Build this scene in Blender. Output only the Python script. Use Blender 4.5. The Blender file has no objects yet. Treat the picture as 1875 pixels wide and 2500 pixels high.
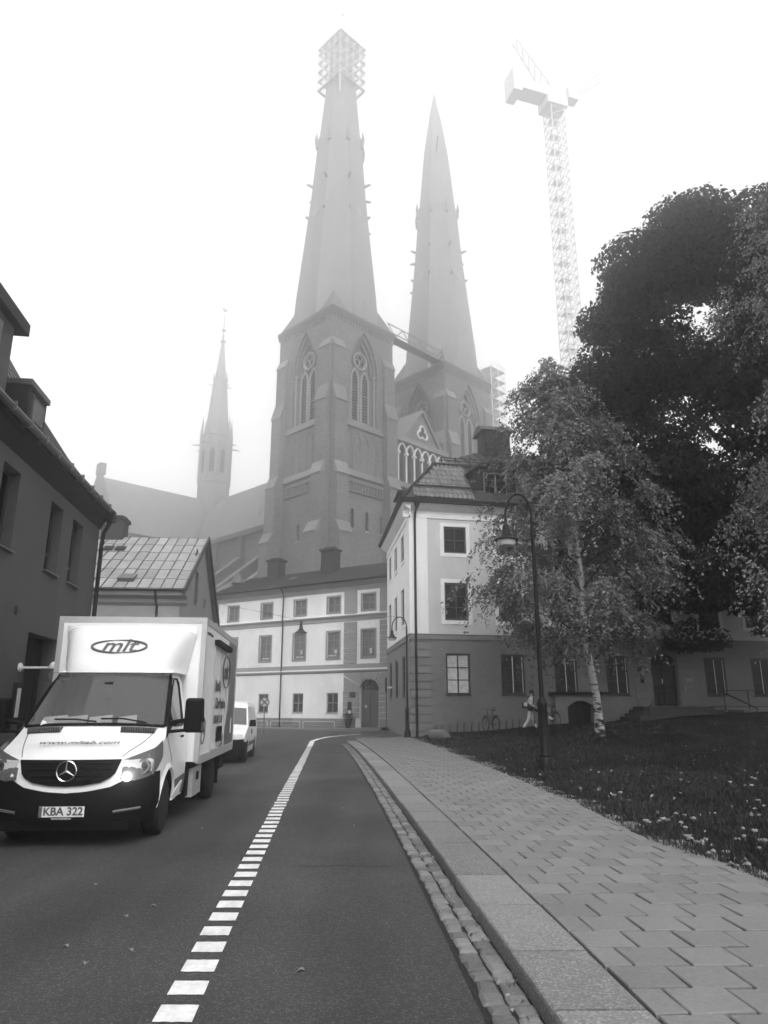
import bpy, bmesh, math, random
import numpy as np
from mathutils import Vector, Matrix
R = math.radians
rng = random.Random(7)
nrng = np.random.default_rng(11)
scene = bpy.context.scene
col = scene.collection

# ------------------------------------------------------------------ camera, sky, sun, exposure
cam_data = bpy.data.cameras.new('camera')
cam = bpy.data.objects.new('camera', cam_data); col.objects.link(cam)
cam.location = (0, 0, 1.6)
cam.rotation_euler = (R(90 + 15.3), 0, 0)
cam_data.sensor_fit = 'VERTICAL'
cam_data.sensor_height = 36.0
cam_data.lens = 36.0 * 1750 / 2500
cam_data.clip_end = 2000
scene.camera = cam

SUN_EL, SUN_AZ = 40, 165            # degrees; azimuth clockwise from +Y (behind the camera, a little right)
world = bpy.data.worlds.new('World'); scene.world = world; world.use_nodes = True
wn = world.node_tree; wn.nodes.clear()
wo = wn.nodes.new('ShaderNodeOutputWorld'); wb = wn.nodes.new('ShaderNodeBackground')
sk = wn.nodes.new('ShaderNodeTexSky'); sk.sky_type = 'NISHITA'; sk.sun_disc = False
sk.sun_elevation = R(SUN_EL); sk.sun_rotation = R(SUN_AZ); sk.dust_density = 6; sk.air_density = 2
bw = wn.nodes.new('ShaderNodeRGBToBW')
mx = wn.nodes.new('ShaderNodeMix'); mx.data_type = 'FLOAT'
mx.inputs[0].default_value = 0.93      # fog: nearly even, colourless overcast light
mx.inputs[3].default_value = 9.2
wn.links.new(sk.outputs[0], bw.inputs[0]); wn.links.new(bw.outputs[0], mx.inputs[2])
wn.links.new(mx.outputs[0], wb.inputs[0]); wb.inputs[1].default_value = 0.1
wn.links.new(wb.outputs[0], wo.inputs[0])

sd = bpy.data.lights.new('sun', 'SUN'); sd.energy = 1.5; sd.angle = R(25); sd.color = (1, 1, 1)
sun = bpy.data.objects.new('sun', sd); col.objects.link(sun)
az, el = R(SUN_AZ), R(SUN_EL)
sdir = Vector((math.sin(az) * math.cos(el), math.cos(az) * math.cos(el), math.sin(el)))
sun.rotation_euler = sdir.to_track_quat('Z', 'Y').to_euler()
sun.location = sdir * 150
vs = scene.view_settings
vs.view_transform = 'Standard'; vs.look = 'None'; vs.exposure = 0.55; vs.gamma = 1.0; vs.use_curve_mapping = False
HAZE_DENSITY = 0.0056
scene.cycles.use_denoising = True
scene.cycles.volume_bounces = 3
scene.cycles.max_bounces = 8
scene.cycles.transparent_max_bounces = 8

# ------------------------------------------------------------------ helpers
class MB:
    def __init__(s): s.v = []; s.f = []
    def add(s, vs, fs):
        o = len(s.v); s.v += [tuple(p) for p in vs]; s.f += [tuple(i + o for i in f) for f in fs]; return s
    def box(s, x0, x1, y0, y1, z0, z1):
        return s.add([(x0,y0,z0),(x1,y0,z0),(x1,y1,z0),(x0,y1,z0),(x0,y0,z1),(x1,y0,z1),(x1,y1,z1),(x0,y1,z1)],
                     [(0,3,2,1),(4,5,6,7),(0,1,5,4),(1,2,6,5),(2,3,7,6),(3,0,4,7)])
    def hexa(s, p):
        return s.add(p, [(0,3,2,1),(4,5,6,7),(0,1,5,4),(1,2,6,5),(2,3,7,6),(3,0,4,7)])
    def poly(s, p): return s.add(p, [tuple(range(len(p)))])
    def extr(s, p, vec):
        n = len(p); q = [(a[0]+vec[0], a[1]+vec[1], a[2]+vec[2]) for a in p]
        return s.add(list(p) + q, [tuple(range(n))[::-1], tuple(range(n, 2*n))] + [(i, (i+1)%n, (i+1)%n+n, i+n) for i in range(n)])
    def tube(s, path, r, n=8, cap=True):
        P = [Vector(p) for p in path]; m = len(P)
        rr = r if hasattr(r, '__len__') else [r]*m
        o = len(s.v); up = None
        for i in range(m):
            t = (P[min(i+1,m-1)] - P[max(i-1,0)]).normalized()
            if up is None: up = Vector((0,0,1)) if abs(t.z) < .9 else Vector((1,0,0))
            a = t.cross(up).normalized(); b = a.cross(t).normalized(); up = b
            for k in range(n):
                c = 2*math.pi*k/n; q = P[i] + (a*math.cos(c) + b*math.sin(c))*rr[i]; s.v.append(tuple(q))
        for i in range(m-1):
            for k in range(n):
                s.f.append((o+i*n+k, o+i*n+(k+1)%n, o+(i+1)*n+(k+1)%n, o+(i+1)*n+k))
        if cap:
            s.f.append(tuple(o+k for k in range(n))[::-1]); s.f.append(tuple(o+(m-1)*n+k for k in range(n)))
        return s
    def lathe(s, prof, n=16, c=(0,0,0), axis='z', ph=0.0):
        o = len(s.v); m = len(prof)
        for r, z in prof:
            for k in range(n):
                a = 2*math.pi*k/n + ph; x, y = r*math.cos(a), r*math.sin(a)
                if axis == 'z': s.v.append((c[0]+x, c[1]+y, c[2]+z))
                elif axis == 'x': s.v.append((c[0]+z, c[1]+x, c[2]+y))
                else: s.v.append((c[0]+x, c[1]+z, c[2]+y))
        for i in range(m-1):
            for k in range(n):
                s.f.append((o+i*n+k, o+i*n+(k+1)%n, o+(i+1)*n+(k+1)%n, o+(i+1)*n+k))
        s.f.append(tuple(o+k for k in range(n))[::-1]); s.f.append(tuple(o+(m-1)*n+k for k in range(n)))
        return s
    def grid(s, P):
        o = len(s.v); nr, nc = len(P), len(P[0])
        for row in P: s.v += [tuple(p) for p in row]
        for i in range(nr-1):
            for j in range(nc-1):
                s.f.append((o+i*nc+j, o+i*nc+j+1, o+(i+1)*nc+j+1, o+(i+1)*nc+j))
        return s
    def mesh(s, name, mt, smooth=None, fixn=True):
        me = bpy.data.meshes.new(name); me.from_pydata(s.v, [], s.f)
        if fixn:
            b = bmesh.new(); b.from_mesh(me); bmesh.ops.recalc_face_normals(b, faces=b.faces); b.to_mesh(me); b.free()
        if mt is not None: me.materials.append(mt)
        if smooth:
            me.polygons.foreach_set('use_smooth', [True]*len(me.polygons))
            me.set_sharp_from_angle(angle=R(smooth))
        me.update(); return me
    def build(s, name, mt, parent=None, loc=(0,0,0), rz=0.0, smooth=None, fixn=True):
        return obj(name, s.mesh(name, mt, smooth, fixn), parent, loc, rz)

def obj(name, me, parent=None, loc=(0,0,0), rz=0.0):
    o = bpy.data.objects.new(name, me); col.objects.link(o)
    if parent is not None: o.parent = parent
    o.location = loc; o.rotation_euler = (0, 0, rz); return o
def tag(o, label=None, cat=None, group=None, kind=None):
    if label: o['label'] = label
    if cat: o['category'] = cat
    if group: o['group'] = group
    if kind: o['kind'] = kind
    return o
def thing(name, label, cat, loc=(0,0,0), rz=0.0, group=None):
    o = obj(name, None, None, loc, rz); o.empty_display_size = .2
    return tag(o, label, cat, group)
def copy_tree(o, parent=None):
    c = o.copy(); col.objects.link(c); c.parent = parent
    for ch in list(o.children): copy_tree(ch, c)
    return c

def mat(name, v, rough=.8, nv=0.0, ns=3.0, bump=0.0, bs=None, rnd=0.0, metal=0.0, spec=.4, nv2=0.0, ns2=.4, stretch=None):
    """procedural grey material: base value v, noise amplitude nv at scale ns, broad stain nv2 at ns2, per-object change rnd"""
    m = bpy.data.materials.new(name); m.use_nodes = True
    nt = m.node_tree; N = nt.nodes; L = nt.links
    b = N['Principled BSDF']; b.inputs['Roughness'].default_value = rough; b.inputs['Metallic'].default_value = metal
    b.inputs['Specular IOR Level'].default_value = spec
    b.inputs['Base Color'].default_value = (v, v, v, 1)
    def math_(op, a, c):
        n = N.new('ShaderNodeMath'); n.operation = op
        for i, q in enumerate((a, c)):
            if isinstance(q, (int, float)): n.inputs[i].default_value = q
            else: L.new(q, n.inputs[i])
        return n.outputs[0]
    geo = N.new('ShaderNodeNewGeometry'); pos = geo.outputs['Position']
    if stretch:
        mp = N.new('ShaderNodeMapping'); mp.inputs['Scale'].default_value = stretch
        L.new(pos, mp.inputs['Vector']); pos = mp.outputs[0]
    fac = None
    def term(sc, amp, det):
        t = N.new('ShaderNodeTexNoise'); t.inputs['Scale'].default_value = sc; t.inputs['Detail'].default_value = det
        L.new(pos, t.inputs['Vector'])
        return t.outputs[0], math_('MULTIPLY', math_('SUBTRACT', t.outputs[0], .5), amp*3)
    raw = None
    if nv: raw, fac = term(ns, nv, 5)
    if nv2:
        _, f2 = term(ns2, nv2, 3); fac = f2 if fac is None else math_('ADD', fac, f2)
    if rnd:
        oi = N.new('ShaderNodeObjectInfo')
        f3 = math_('MULTIPLY', math_('SUBTRACT', oi.outputs['Random'], .5), rnd*2)
        fac = f3 if fac is None else math_('ADD', fac, f3)
    if fac is not None:
        val = math_('MAXIMUM', math_('MULTIPLY', math_('ADD', fac, 1.0), v), .004)
        L.new(val, b.inputs['Base Color'])
    if bump:
        t = N.new('ShaderNodeTexNoise'); t.inputs['Scale'].default_value = bs or ns; t.inputs['Detail'].default_value = 4
        L.new(pos, t.inputs['Vector'])
        bn = N.new('ShaderNodeBump'); bn.inputs['Strength'].default_value = bump; bn.inputs['Distance'].default_value = .02
        L.new(t.outputs[0], bn.inputs['Height']); L.new(bn.outputs[0], b.inputs['Normal'])
    return m
def leafmat(name, v, var=.5, trans=.35, rough=.6, spec=.3):
    m = bpy.data.materials.new(name); m.use_nodes = True
    nt = m.node_tree; N = nt.nodes; L = nt.links; b = N['Principled BSDF']
    g = N.new('ShaderNodeNewGeometry')
    mr = N.new('ShaderNodeMapRange'); mr.inputs[3].default_value = v*(1-var); mr.inputs[4].default_value = v*(1+var)
    L.new(g.outputs['Random Per Island'], mr.inputs[0]); L.new(mr.outputs[0], b.inputs['Base Color'])
    b.inputs['Roughness'].default_value = rough; b.inputs['Specular IOR Level'].default_value = spec
    t = N.new('ShaderNodeBsdfTranslucent'); L.new(mr.outputs[0], t.inputs[0])
    x = N.new('ShaderNodeMixShader'); x.inputs[0].default_value = trans
    L.new(b.outputs[0], x.inputs[1]); L.new(t.outputs[0], x.inputs[2]); L.new(x.outputs[0], N['Material Output'].inputs[0])
    return m
def emis(name, v, s):
    m = bpy.data.materials.new(name); m.use_nodes = True; b = m.node_tree.nodes['Principled BSDF']
    b.inputs['Base Color'].default_value = (v, v, v, 1); b.inputs['Emission Color'].default_value = (1, 1, 1, 1)
    b.inputs['Emission Strength'].default_value = s; return m
def clearglass(name, v, rough, alpha):
    m = mat(name, v, rough, spec=.6); m.node_tree.nodes['Principled BSDF'].inputs['Alpha'].default_value = alpha
    return m

def sstep(a, b, t):
    t = min(1, max(0, (t-a)/(b-a))); return t*t*(3-2*t)
def Hs(x, y):            # height of the street surface
    h = min(1.25, max(-.06, .15 + .06*(x-1.4)))
    return sstep(14, 38, y)*h + .22*sstep(38, 50, y)
def kerb(y): return 1.13 - .065*y - .00055*(y-4)**2 if y > 4 else 1.13 - .065*y
def pave(y):             # right edge of the paving
    return kerb(y) + .49 + np.interp(y, [0,7,8,9,10.7,12.7,16.4,23,31], [2.0,2.25,2.22,2.08,2.2,2.33,2.4,2.4,2.4])

class Fr:                # facade frame: x along the wall (to the right seen from outside), y inward, z up
    def __init__(s, ox, oy, deg): s.o = (ox, oy); s.th = R(deg); s.c, s.s = math.cos(s.th), math.sin(s.th)
    def p(s, x, y=0, z=0): return (s.o[0] + s.c*x - s.s*y, s.o[1] + s.s*x + s.c*y, z)

def put(mb, name, mt, parent, fr=None, x=0, y=0, z=0, smooth=None, fixn=True):
    if fr is None: return mb.build(name, mt, parent, (x, y, z), 0, smooth, fixn)
    return mb.build(name, mt, parent, fr.p(x, y, z), fr.th, smooth, fixn)

def wall(mb, L, z0, z1, holes, depth=.3, x0=0.0):
    xs = sorted({x0, L} | {h[0] for h in holes} | {h[1] for h in holes})
    zs = sorted({z0, z1} | {h[2] for h in holes} | {h[3] for h in holes})
    for i in range(len(xs)-1):
        for j in range(len(zs)-1):
            cx, cz = (xs[i]+xs[i+1])/2, (zs[j]+zs[j+1])/2
            if cz < z0 or cz > z1 or any(h[0] < cx < h[1] and h[2] < cz < h[3] for h in holes): continue
            mb.poly([(xs[i],0,zs[j]),(xs[i+1],0,zs[j]),(xs[i+1],0,zs[j+1]),(xs[i],0,zs[j+1])])
    for a, b, c, d in holes:
        mb.poly([(a,0,c),(a,0,d),(a,depth,d),(a,depth,c)]); mb.poly([(b,0,c),(b,depth,c),(b,depth,d),(b,0,d)])
        mb.poly([(a,0,d),(b,0,d),(b,depth,d),(a,depth,d)]); mb.poly([(a,0,c),(a,depth,c),(b,depth,c),(b,0,c)])
    return mb

_cache = {}
def window(parent, fr, x0, x1, z0, z1, cols, rows, fm, pm, recess=.14, bar=.05, trim=None, sill=None, fr_w=.07, name='window', curtain=None):
    """rows: list of fractions from the bottom; makes window (frame) > pane..., surround, sill"""
    w, h = x1-x0, z1-z0
    k = ('win', round(w,2), round(h,2), cols, tuple(rows), fm.name, bar, fr_w)
    cx = [fr_w + (w-2*fr_w)*i/cols for i in range(cols+1)]
    rz = [fr_w + (h-2*fr_w)*t for t in rows]
    if k not in _cache:
        m = MB(); m.box(0,fr_w,0,.07,0,h).box(w-fr_w,w,0,.07,0,h).box(fr_w,w-fr_w,0,.07,0,fr_w).box(fr_w,w-fr_w,0,.07,h-fr_w,h)
        for i in range(1, cols): m.box(cx[i]-bar*.7, cx[i]+bar*.7, .004, .066, fr_w, h-fr_w)
        for j in range(1, len(rz)-1):
            for i in range(cols): m.box(cx[i]+bar*.7*(i>0), cx[i+1]-bar*.7*(i<cols-1), .010, .058, rz[j]-bar*.5, rz[j]+bar*.5)
        _cache[k] = m.mesh(name, fm)
    o = obj(name, _cache[k], parent, fr.p(x0, recess, z0), fr.th)
    for i in range(cols):
        for j in range(len(rz)-1):
            pw, ph = cx[i+1]-cx[i]-.012, rz[j+1]-rz[j]-.012
            pk = ('pane', round(pw,2), round(ph,2), pm.name)
            if pk not in _cache:
                _cache[pk] = MB().box(-pw/2, pw/2, 0, .008, -ph/2, ph/2).mesh('pane', pm)
            q = obj('pane', _cache[pk], o, ((cx[i]+cx[i+1])/2, .034, (rz[j]+rz[j+1])/2))
            q.rotation_euler = (rng.uniform(-.012,.012), 0, rng.uniform(-.012,.012))
    if trim:
        tw, tm, pr = trim
        t = MB(); y0, y1 = -recess-pr, -recess+.02
        t.box(-tw, 0, y0, y1, -tw, h+tw).box(w, w+tw, y0, y1, -tw, h+tw).box(0, w, y0, y1, h, h+tw).box(0, w, y0, y1, -tw, 0)
        t.build('surround', tm, o)
    if sill:
        sm, so = sill
        MB().hexa([(-.05,-recess-so,-.045),(w+.05,-recess-so,-.045),(w+.05,.0,-.02),(-.05,.0,-.02),
                   (-.05,-recess-so,-.02),(w+.05,-recess-so,-.02),(w+.05,.0,.012),(-.05,.0,.012)]).build('sill', sm, o)
    if curtain:
        cm, a, b_, c_, d_ = curtain
        MB().box(fr_w+(w-2*fr_w)*a, fr_w+(w-2*fr_w)*b_, .09, .10, h*c_, h*d_).build('curtain', cm, o)
    return o

def text_mesh(s, size, mt, name='lettering', extrude=.002, shear=0.0, bold=0.0):
    cu = bpy.data.curves.new('t', 'FONT'); cu.body = s; cu.size = size; cu.align_x = 'CENTER'; cu.align_y = 'CENTER'
    cu.extrude = extrude; cu.shear = shear; cu.offset = bold; cu.resolution_u = 4
    o = bpy.data.objects.new('t', cu); col.objects.link(o)
    dg = bpy.context.evaluated_depsgraph_get(); me = bpy.data.meshes.new_from_object(o.evaluated_get(dg))
    bpy.data.objects.remove(o); me.name = name; me.materials.clear(); me.materials.append(mt)
    return me
def put_text(s, size, mt, parent, loc, xdir, ydir, **k):
    me = text_mesh(s, size, mt, **k); o = obj('lettering', me, parent)
    X = Vector(xdir).normalized(); Y = Vector(ydir); Y = (Y - X*X.dot(Y)).normalized(); Z = X.cross(Y)
    m = Matrix((X, Y, Z)).transposed().to_4x4(); m.translation = Vector(loc); o.matrix_local = m
    return o

# ------------------------------------------------------------------ materials
M = {}
M['asphalt'] = mat('asphalt', .043, .85, nv=.24, ns=26, bump=.7, bs=60, nv2=.12, ns2=.5, spec=.3)
def specks(m, scale, lo, amount):          # pale stone chips in the surface
    nt = m.node_tree; N = nt.nodes; L = nt.links; b = N['Principled BSDF']; src = b.inputs['Base Color'].links[0].from_socket
    g = N.new('ShaderNodeNewGeometry'); v = N.new('ShaderNodeTexVoronoi'); v.inputs['Scale'].default_value = scale; L.new(g.outputs['Position'], v.inputs['Vector'])
    sep = N.new('ShaderNodeSeparateColor'); L.new(v.outputs['Color'], sep.inputs[0])
    r = N.new('ShaderNodeMapRange'); r.inputs[1].default_value = lo; r.inputs[2].default_value = 1.0; r.inputs[3].default_value = 0; r.inputs[4].default_value = amount; L.new(sep.outputs[0], r.inputs[0])
    d = N.new('ShaderNodeMapRange'); d.inputs[1].default_value = .0; d.inputs[2].default_value = .55/scale*1.0; d.inputs[3].default_value = 1; d.inputs[4].default_value = 0; L.new(v.outputs['Distance'], d.inputs[0])
    mu = N.new('ShaderNodeMath'); mu.operation = 'MULTIPLY'; L.new(r.outputs[0], mu.inputs[0]); mu.inputs[1].default_value = 1.0
    ad = N.new('ShaderNodeMath'); ad.operation = 'ADD'; L.new(src, ad.inputs[0]); L.new(mu.outputs[0], ad.inputs[1]); L.new(ad.outputs[0], b.inputs['Base Color'])
specks(M['asphalt'], 110, .78, .08)
def wear(m, sc, amp, lo=.5):                       # broad streaks along the driving direction
    nt = m.node_tree; N = nt.nodes; L = nt.links; b = N['Principled BSDF']; src = b.inputs['Base Color'].links[0].from_socket
    g = N.new('ShaderNodeNewGeometry'); mp = N.new('ShaderNodeMapping'); mp.inputs['Scale'].default_value = sc; L.new(g.outputs['Position'], mp.inputs['Vector'])
    t = N.new('ShaderNodeTexNoise'); t.inputs['Scale'].default_value = 1; t.inputs['Detail'].default_value = 4; L.new(mp.outputs[0], t.inputs['Vector'])
    r = N.new('ShaderNodeMapRange'); r.inputs[1].default_value = .3; r.inputs[2].default_value = .7; r.inputs[3].default_value = 1-amp; r.inputs[4].default_value = 1+amp; L.new(t.outputs[0], r.inputs[0])
    mu = N.new('ShaderNodeMath'); mu.operation = 'MULTIPLY'; L.new(src, mu.inputs[0]); L.new(r.outputs[0], mu.inputs[1]); L.new(mu.outputs[0], b.inputs['Base Color'])
wear(M['asphalt'], (1.1, .10, 1), .28)
wear(M['asphalt'], (.35, .5, 1), .16)
M['speckle'] = M['asphalt']
M['paint'] = mat('road_paint', .70, .7, nv=.16, ns=22, bump=.3, bs=60, nv2=.08)
wear(M['paint'], (9, 3, 1), .16)
M['granite'] = mat('granite', .155, .8, nv=.24, ns=45, bump=.3, bs=60, rnd=.2, nv2=.14, ns2=2.5)
specks(M['granite'], 90, .6, .12)
M['cobble'] = mat('cobble', .15, .8, nv=.2, ns=40, bump=.4, bs=60, rnd=.35)
M['joint'] = mat('joint_grit', .015, .95, nv=.3, ns=60, bump=.4)
M['slab'] = mat('concrete_slab', .165, .85, nv=.15, ns=36, bump=.3, bs=60, rnd=.11, nv2=.11, ns2=1.3)
M['earth'] = mat('earth', .05, .95, nv=.3, ns=8, bump=.4)
M['soil'] = mat('lawn_soil', .009, .95, nv=.35, ns=9, bump=.5, bs=40, spec=.1)
M['grass'] = leafmat('grass_blade', .03, .6, .25)
wear(M['grass'], (.55, .45, 1), .55)
M['glass'] = mat('window_glass', .004, .06, spec=.15)
M['glass_grey'] = mat('window_glass_grey', .09, .06, nv=.45, ns=1.6, spec=.4)
M['dark_frame'] = mat('dark_window_frame', .045, .55, nv=.1, ns=20, spec=.2)
M['grey_frame'] = mat('grey_window_frame', .16, .6, nv=.1, ns=20)
M['black'] = mat('black_paint', .006, .5, spec=.2)
M['iron'] = mat('cast_iron', .006, .5, nv=.15, ns=30, spec=.2)
M['zinc'] = mat('zinc_sheet', .10, .45, nv=.18, ns=3, metal=.3)
M['darkroof'] = mat('dark_roof_sheet', .025, .6, nv=.2, ns=4, rnd=.2)
M['chimney'] = mat('chimney_brick', .03, .85, nv=.25, ns=12)
# ------------------------------------------------------------------ the ground
def sheet(name, xs, ys, zf, mt, kind='structure'):
    P = [[(x, y, zf(x, y)) for x in xs] for y in ys]
    o = MB().grid(P).build(name, mt, None, smooth=80); return tag(o, kind=kind)
lin = lambda a, b, n: [a + (b-a)*i/(n-1) for i in range(n)]
sheet('ground', lin(-200, 200, 9), lin(-60, 300, 9), lambda x, y: -.35, M['earth'])
road = sheet('road', lin(-45, 14, 60), lin(-8, 64, 73), lambda x, y: Hs(x, y), M['asphalt'])

# dashed edge line of the cycle lane, then its solid end that swings right
def dashx(y): return -1.12 - .075*(y-4.35)
y = 3.98
while y < 33.5:
    j = rng.uniform(-.008, .008); L_ = .222 + rng.uniform(-.006, .006)
    a, b_ = dashx(y), dashx(y+L_); wv = .106
    z0, z1 = Hs(a, y) + .005, Hs(a, y+L_) + .005
    n = 6; top = []
    for i in range(n+1): top.append((a - wv + 2*wv*i/n + j, y + rng.uniform(-.004,.004), z0))
    for i in range(n+1): top.append((b_ + wv - 2*wv*i/n + j, y+L_ + rng.uniform(-.004,.004), z1))
    m = MB(); m.poly(top); m.build('painted_dash', M['paint'], road)
    y += .374
pts = [(dashx(y) , y) for y in lin(33.6, 39, 8)] + [(-3.55, 41.0), (-3.2, 42.6), (-2.5, 43.8), (-1.4, 44.6)]
m = MB()
for (xa, ya), (xb, yb) in zip(pts[:-1], pts[1:]):
    d = Vector((xb-xa, yb-ya)).normalized(); nx, ny = d.y*.12, -d.x*.12
    m.poly([(xa-nx, ya-ny, Hs(xa,ya)+.006), (xa+nx, ya+ny, Hs(xa,ya)+.006), (xb+nx, yb+ny, Hs(xb,yb)+.006), (xb-nx, yb-ny, Hs(xb,yb)+.006)])
m.build('painted_line', M['paint'], road)
m = MB()
for xa, xb, ya in ((-1.5, -.2, 40.2), (-1.3, -.1, 40.9)):
    m.poly([(xa, ya, Hs(xa,ya)+.006), (xb, ya+.3, Hs(xb,ya)+.006), (xb, ya+.5, Hs(xb,ya)+.006), (xa, ya+.2, Hs(xa,ya)+.006)])
m.build('painted_line', M['paint'], road)

M['crack'] = mat('crack_filler', .012, .9)
for pts_ in ([(-2.6,9.5),(-2.2,9.56),(-1.9,9.52),(-1.75,9.6)], [(-.9,8.2),(-.4,8.25),(.1,8.2)], [(-5.0,19),(-4.2,18.8),(-3.2,19.1)]):
    m = MB()
    for (xa, ya), (xb, yb) in zip(pts_[:-1], pts_[1:]): m.poly([(xa,ya-.008,Hs(xa,ya)+.004),(xb,yb-.006,Hs(xb,yb)+.004),(xb,yb+.006,Hs(xb,yb)+.004),(xa,ya+.008,Hs(xa,ya)+.004)])
    m.build('crack', M['crack'], road)

# gutter of two rows of setts
YEND = 36.0
ys = lin(-3, YEND, 80)
gutter = tag(MB().grid([[(kerb(y)-.31, y, Hs(kerb(y),y)+.004), (kerb(y)+.05, y, Hs(kerb(y),y)+.004)] for y in ys]).build('gutter', M['joint'], None), kind='structure')
def stone_mesh(w, l, h, seed, mt, name, bev=.018, nseg=0):
    r = random.Random(seed); q = lambda s: r.uniform(-s, s)
    b = min(bev, w*.2)
    base = [(-w/2+q(.008), -l/2+q(.01)), (w/2+q(.008), -l/2+q(.01)), (w/2+q(.008), l/2+q(.01)), (-w/2+q(.008), l/2+q(.01))]
    m = MB(); v = [(x, y, 0) for x, y in base] + [(x, y, h-b*.8) for x, y in base] + [(x*(1-2*b/w), y*(1-2*b/l), h+q(.004)) for x, y in base]
    m.add(v, [(0,1,5,4),(1,2,6,5),(2,3,7,6),(3,0,4,7),(4,5,9,8),(5,6,10,9),(6,7,11,10),(7,4,8,11),(8,9,10,11)])
    return m.mesh(name, mt, fixn=False)
setts = [stone_mesh(.125, .155, .034, s, M['cobble'], 'sett') for s in range(9)]
cnt = 0; rest = MB()
for row in (0, 1):
    y = 2.6 + row*.08
    while y < YEND - .3:
        l = rng.choice((.12, .14, .16, .18)) ; yc = y + l/2
        x = kerb(yc) - .075 - row*.137 + rng.uniform(-.008,.008)
        sc = l/.17; z = Hs(x, yc) + rng.uniform(.0,.008) - .012
        ang = math.atan(.065 + .0011*(yc-4)) + rng.uniform(-.06, .06)
        if y < 2.6 + .16*150:
            o = obj('sett', setts[cnt % 9], gutter, (x, yc, z), ang); o.scale = (rng.uniform(.93, 1.03), sc, 1); cnt += 1
        else:
            rest.add([(x+dx*.06, yc+dy*l*.46, z+dz) for dz in (0,.034) for dx, dy in ((-1,-1),(1,-1),(1,1),(-1,1))], [(4,5,6,7),(0,1,5,4),(1,2,6,5),(2,3,7,6),(3,0,4,7)])
        y += l + .018
tag(rest.build('far_setts', M['cobble'], gutter), kind='stuff')

# granite kerb stones
kb = tag(MB().grid([[(kerb(y)+.03, y, Hs(kerb(y),y)+.006), (kerb(y)+.47, y, Hs(kerb(y),y)+.006)] for y in ys]).build('kerb', M['joint'], None), kind='structure')
y = 1.4; k = 0
lens = [1.05, 1.3, 1.75, 1.15, 1.05, 1.6, 1.2, .95, 1.4, 1.1]
brk = [2.55, 4.18, 5.1, 6.2, 7.25, 8.86, 10.42]
edges = [1.2] + brk
while edges[-1] < YEND: edges.append(edges[-1] + rng.uniform(.95, 1.6))
for a, b_ in zip(edges[:-1], edges[1:]):
    g = .011; a += g; b_ -= g; W = .485; j = rng.uniform(-.006, .006); n = 4
    prof = [(0, 0), (0, .095), (.006, .112), (.02, .12), (W-.012, .122), (W, .112), (W, 0)]
    P = []
    for i in range(n+1):
        yy = a + (b_-a)*i/n; e = rng.uniform(-.004, .004)
        P.append([(kerb(yy) + px_ + j + (e if px_ < .05 else 0), yy, Hs(kerb(yy), yy) + pz + j*.4) for px_, pz in prof])
    m = MB().grid(P); m.poly(P[0]); m.poly(P[-1][::-1])
    m.build('kerb_stone', M['granite'], kb)

# paving of square slabs in running bond, 300 slabs as single pieces
pvm = tag(MB().grid([[(kerb(y)+.485, y, Hs(kerb(y),y)+.088), (pave(y)+.25, y, Hs(pave(y),y)+.088)] for y in ys]).build('pavement', M['joint'], None), kind='structure')
S = .35
slabs = []
for s in range(10):
    r = random.Random(s+50); t = [r.uniform(-.0035, .0035) for _ in range(4)]; w = S/2 - .0065; b_ = .006
    c = [(-1,-1),(1,-1),(1,1),(-1,1)]
    v = [(cx*w, cy*w, 0) for cx, cy in c] + [(cx*w, cy*w, .03+t[i]) for i, (cx, cy) in enumerate(c)] + [(cx*(w-b_), cy*(w-b_), .036+t[i]) for i, (cx, cy) in enumerate(c)]
    mm = MB().add(v, [(0,1,5,4),(1,2,6,5),(2,3,7,6),(3,0,4,7),(4,5,9,8),(5,6,10,9),(6,7,11,10),(7,4,8,11),(8,9,10,11)])
    slabs.append(mm.mesh('paving_slab', M['slab'], fixn=False))
cand = []
yy = 2.2; row = 0
while yy < 37.2:
    yc = yy; k0 = kerb(yc) + .498; kr = pave(yc); off = 0 if row % 2 else -S/2
    ang = math.atan(.065 + .0011*max(0, yc-4))
    i = 0
    while True:
        xl = k0 + off + i*S; xr = xl + S
        if xl > kr + rng.uniform(-.06, .12): break
        xa = max(xl, k0)
        if xr - xa > .1: cand.append((xa, xr, yc, ang))
        i += 1
    yy += S; row += 1
def slabvis(c): return -c[2]
near = [c for c in cand if (c[0]+c[1])/2 < .56*c[2] + .25]      # those the camera can see come first
far_ = [c for c in cand if c not in near]
near.sort(key=lambda c: c[2]); one = near[:300]; rest_ = near[300:] + far_
restmb = MB()
for q, (xa, xr, yc, ang) in enumerate(one):
    xm = (xa+xr)/2; o = obj('paving_slab', slabs[rng.randrange(10)], pvm, (xm, yc, Hs(xm, yc)+.088+rng.uniform(-.003,.003)), ang)
    o.scale = ((xr-xa)/S, .972, 1); o.rotation_euler = (rng.uniform(-.006,.006), rng.uniform(-.006,.006), ang)
for xa, xr, yc, ang in rest_:
    z = Hs((xa+xr)/2, yc) + .088; t = rng.uniform(-.003, .003); dx = -math.tan(ang)
    lo, hi = yc - S/2 + .005, yc + S/2 - .005
    base = [(xa+.007, lo), (xr-.007, lo), (xr-.007, hi), (xa+.007, hi)]
    base = [(x + dx*(y_-yc), y_) for x, y_ in base]
    restmb.add([(x, y_, z) for x, y_ in base] + [(x, y_, z+.036+t) for x, y_ in base], [(4,5,6,7),(0,1,5,4),(1,2,6,5),(2,3,7,6),(3,0,4,7)])
tag(restmb.build('far_paving_slabs', M['slab'], pvm), kind='stuff')

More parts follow.
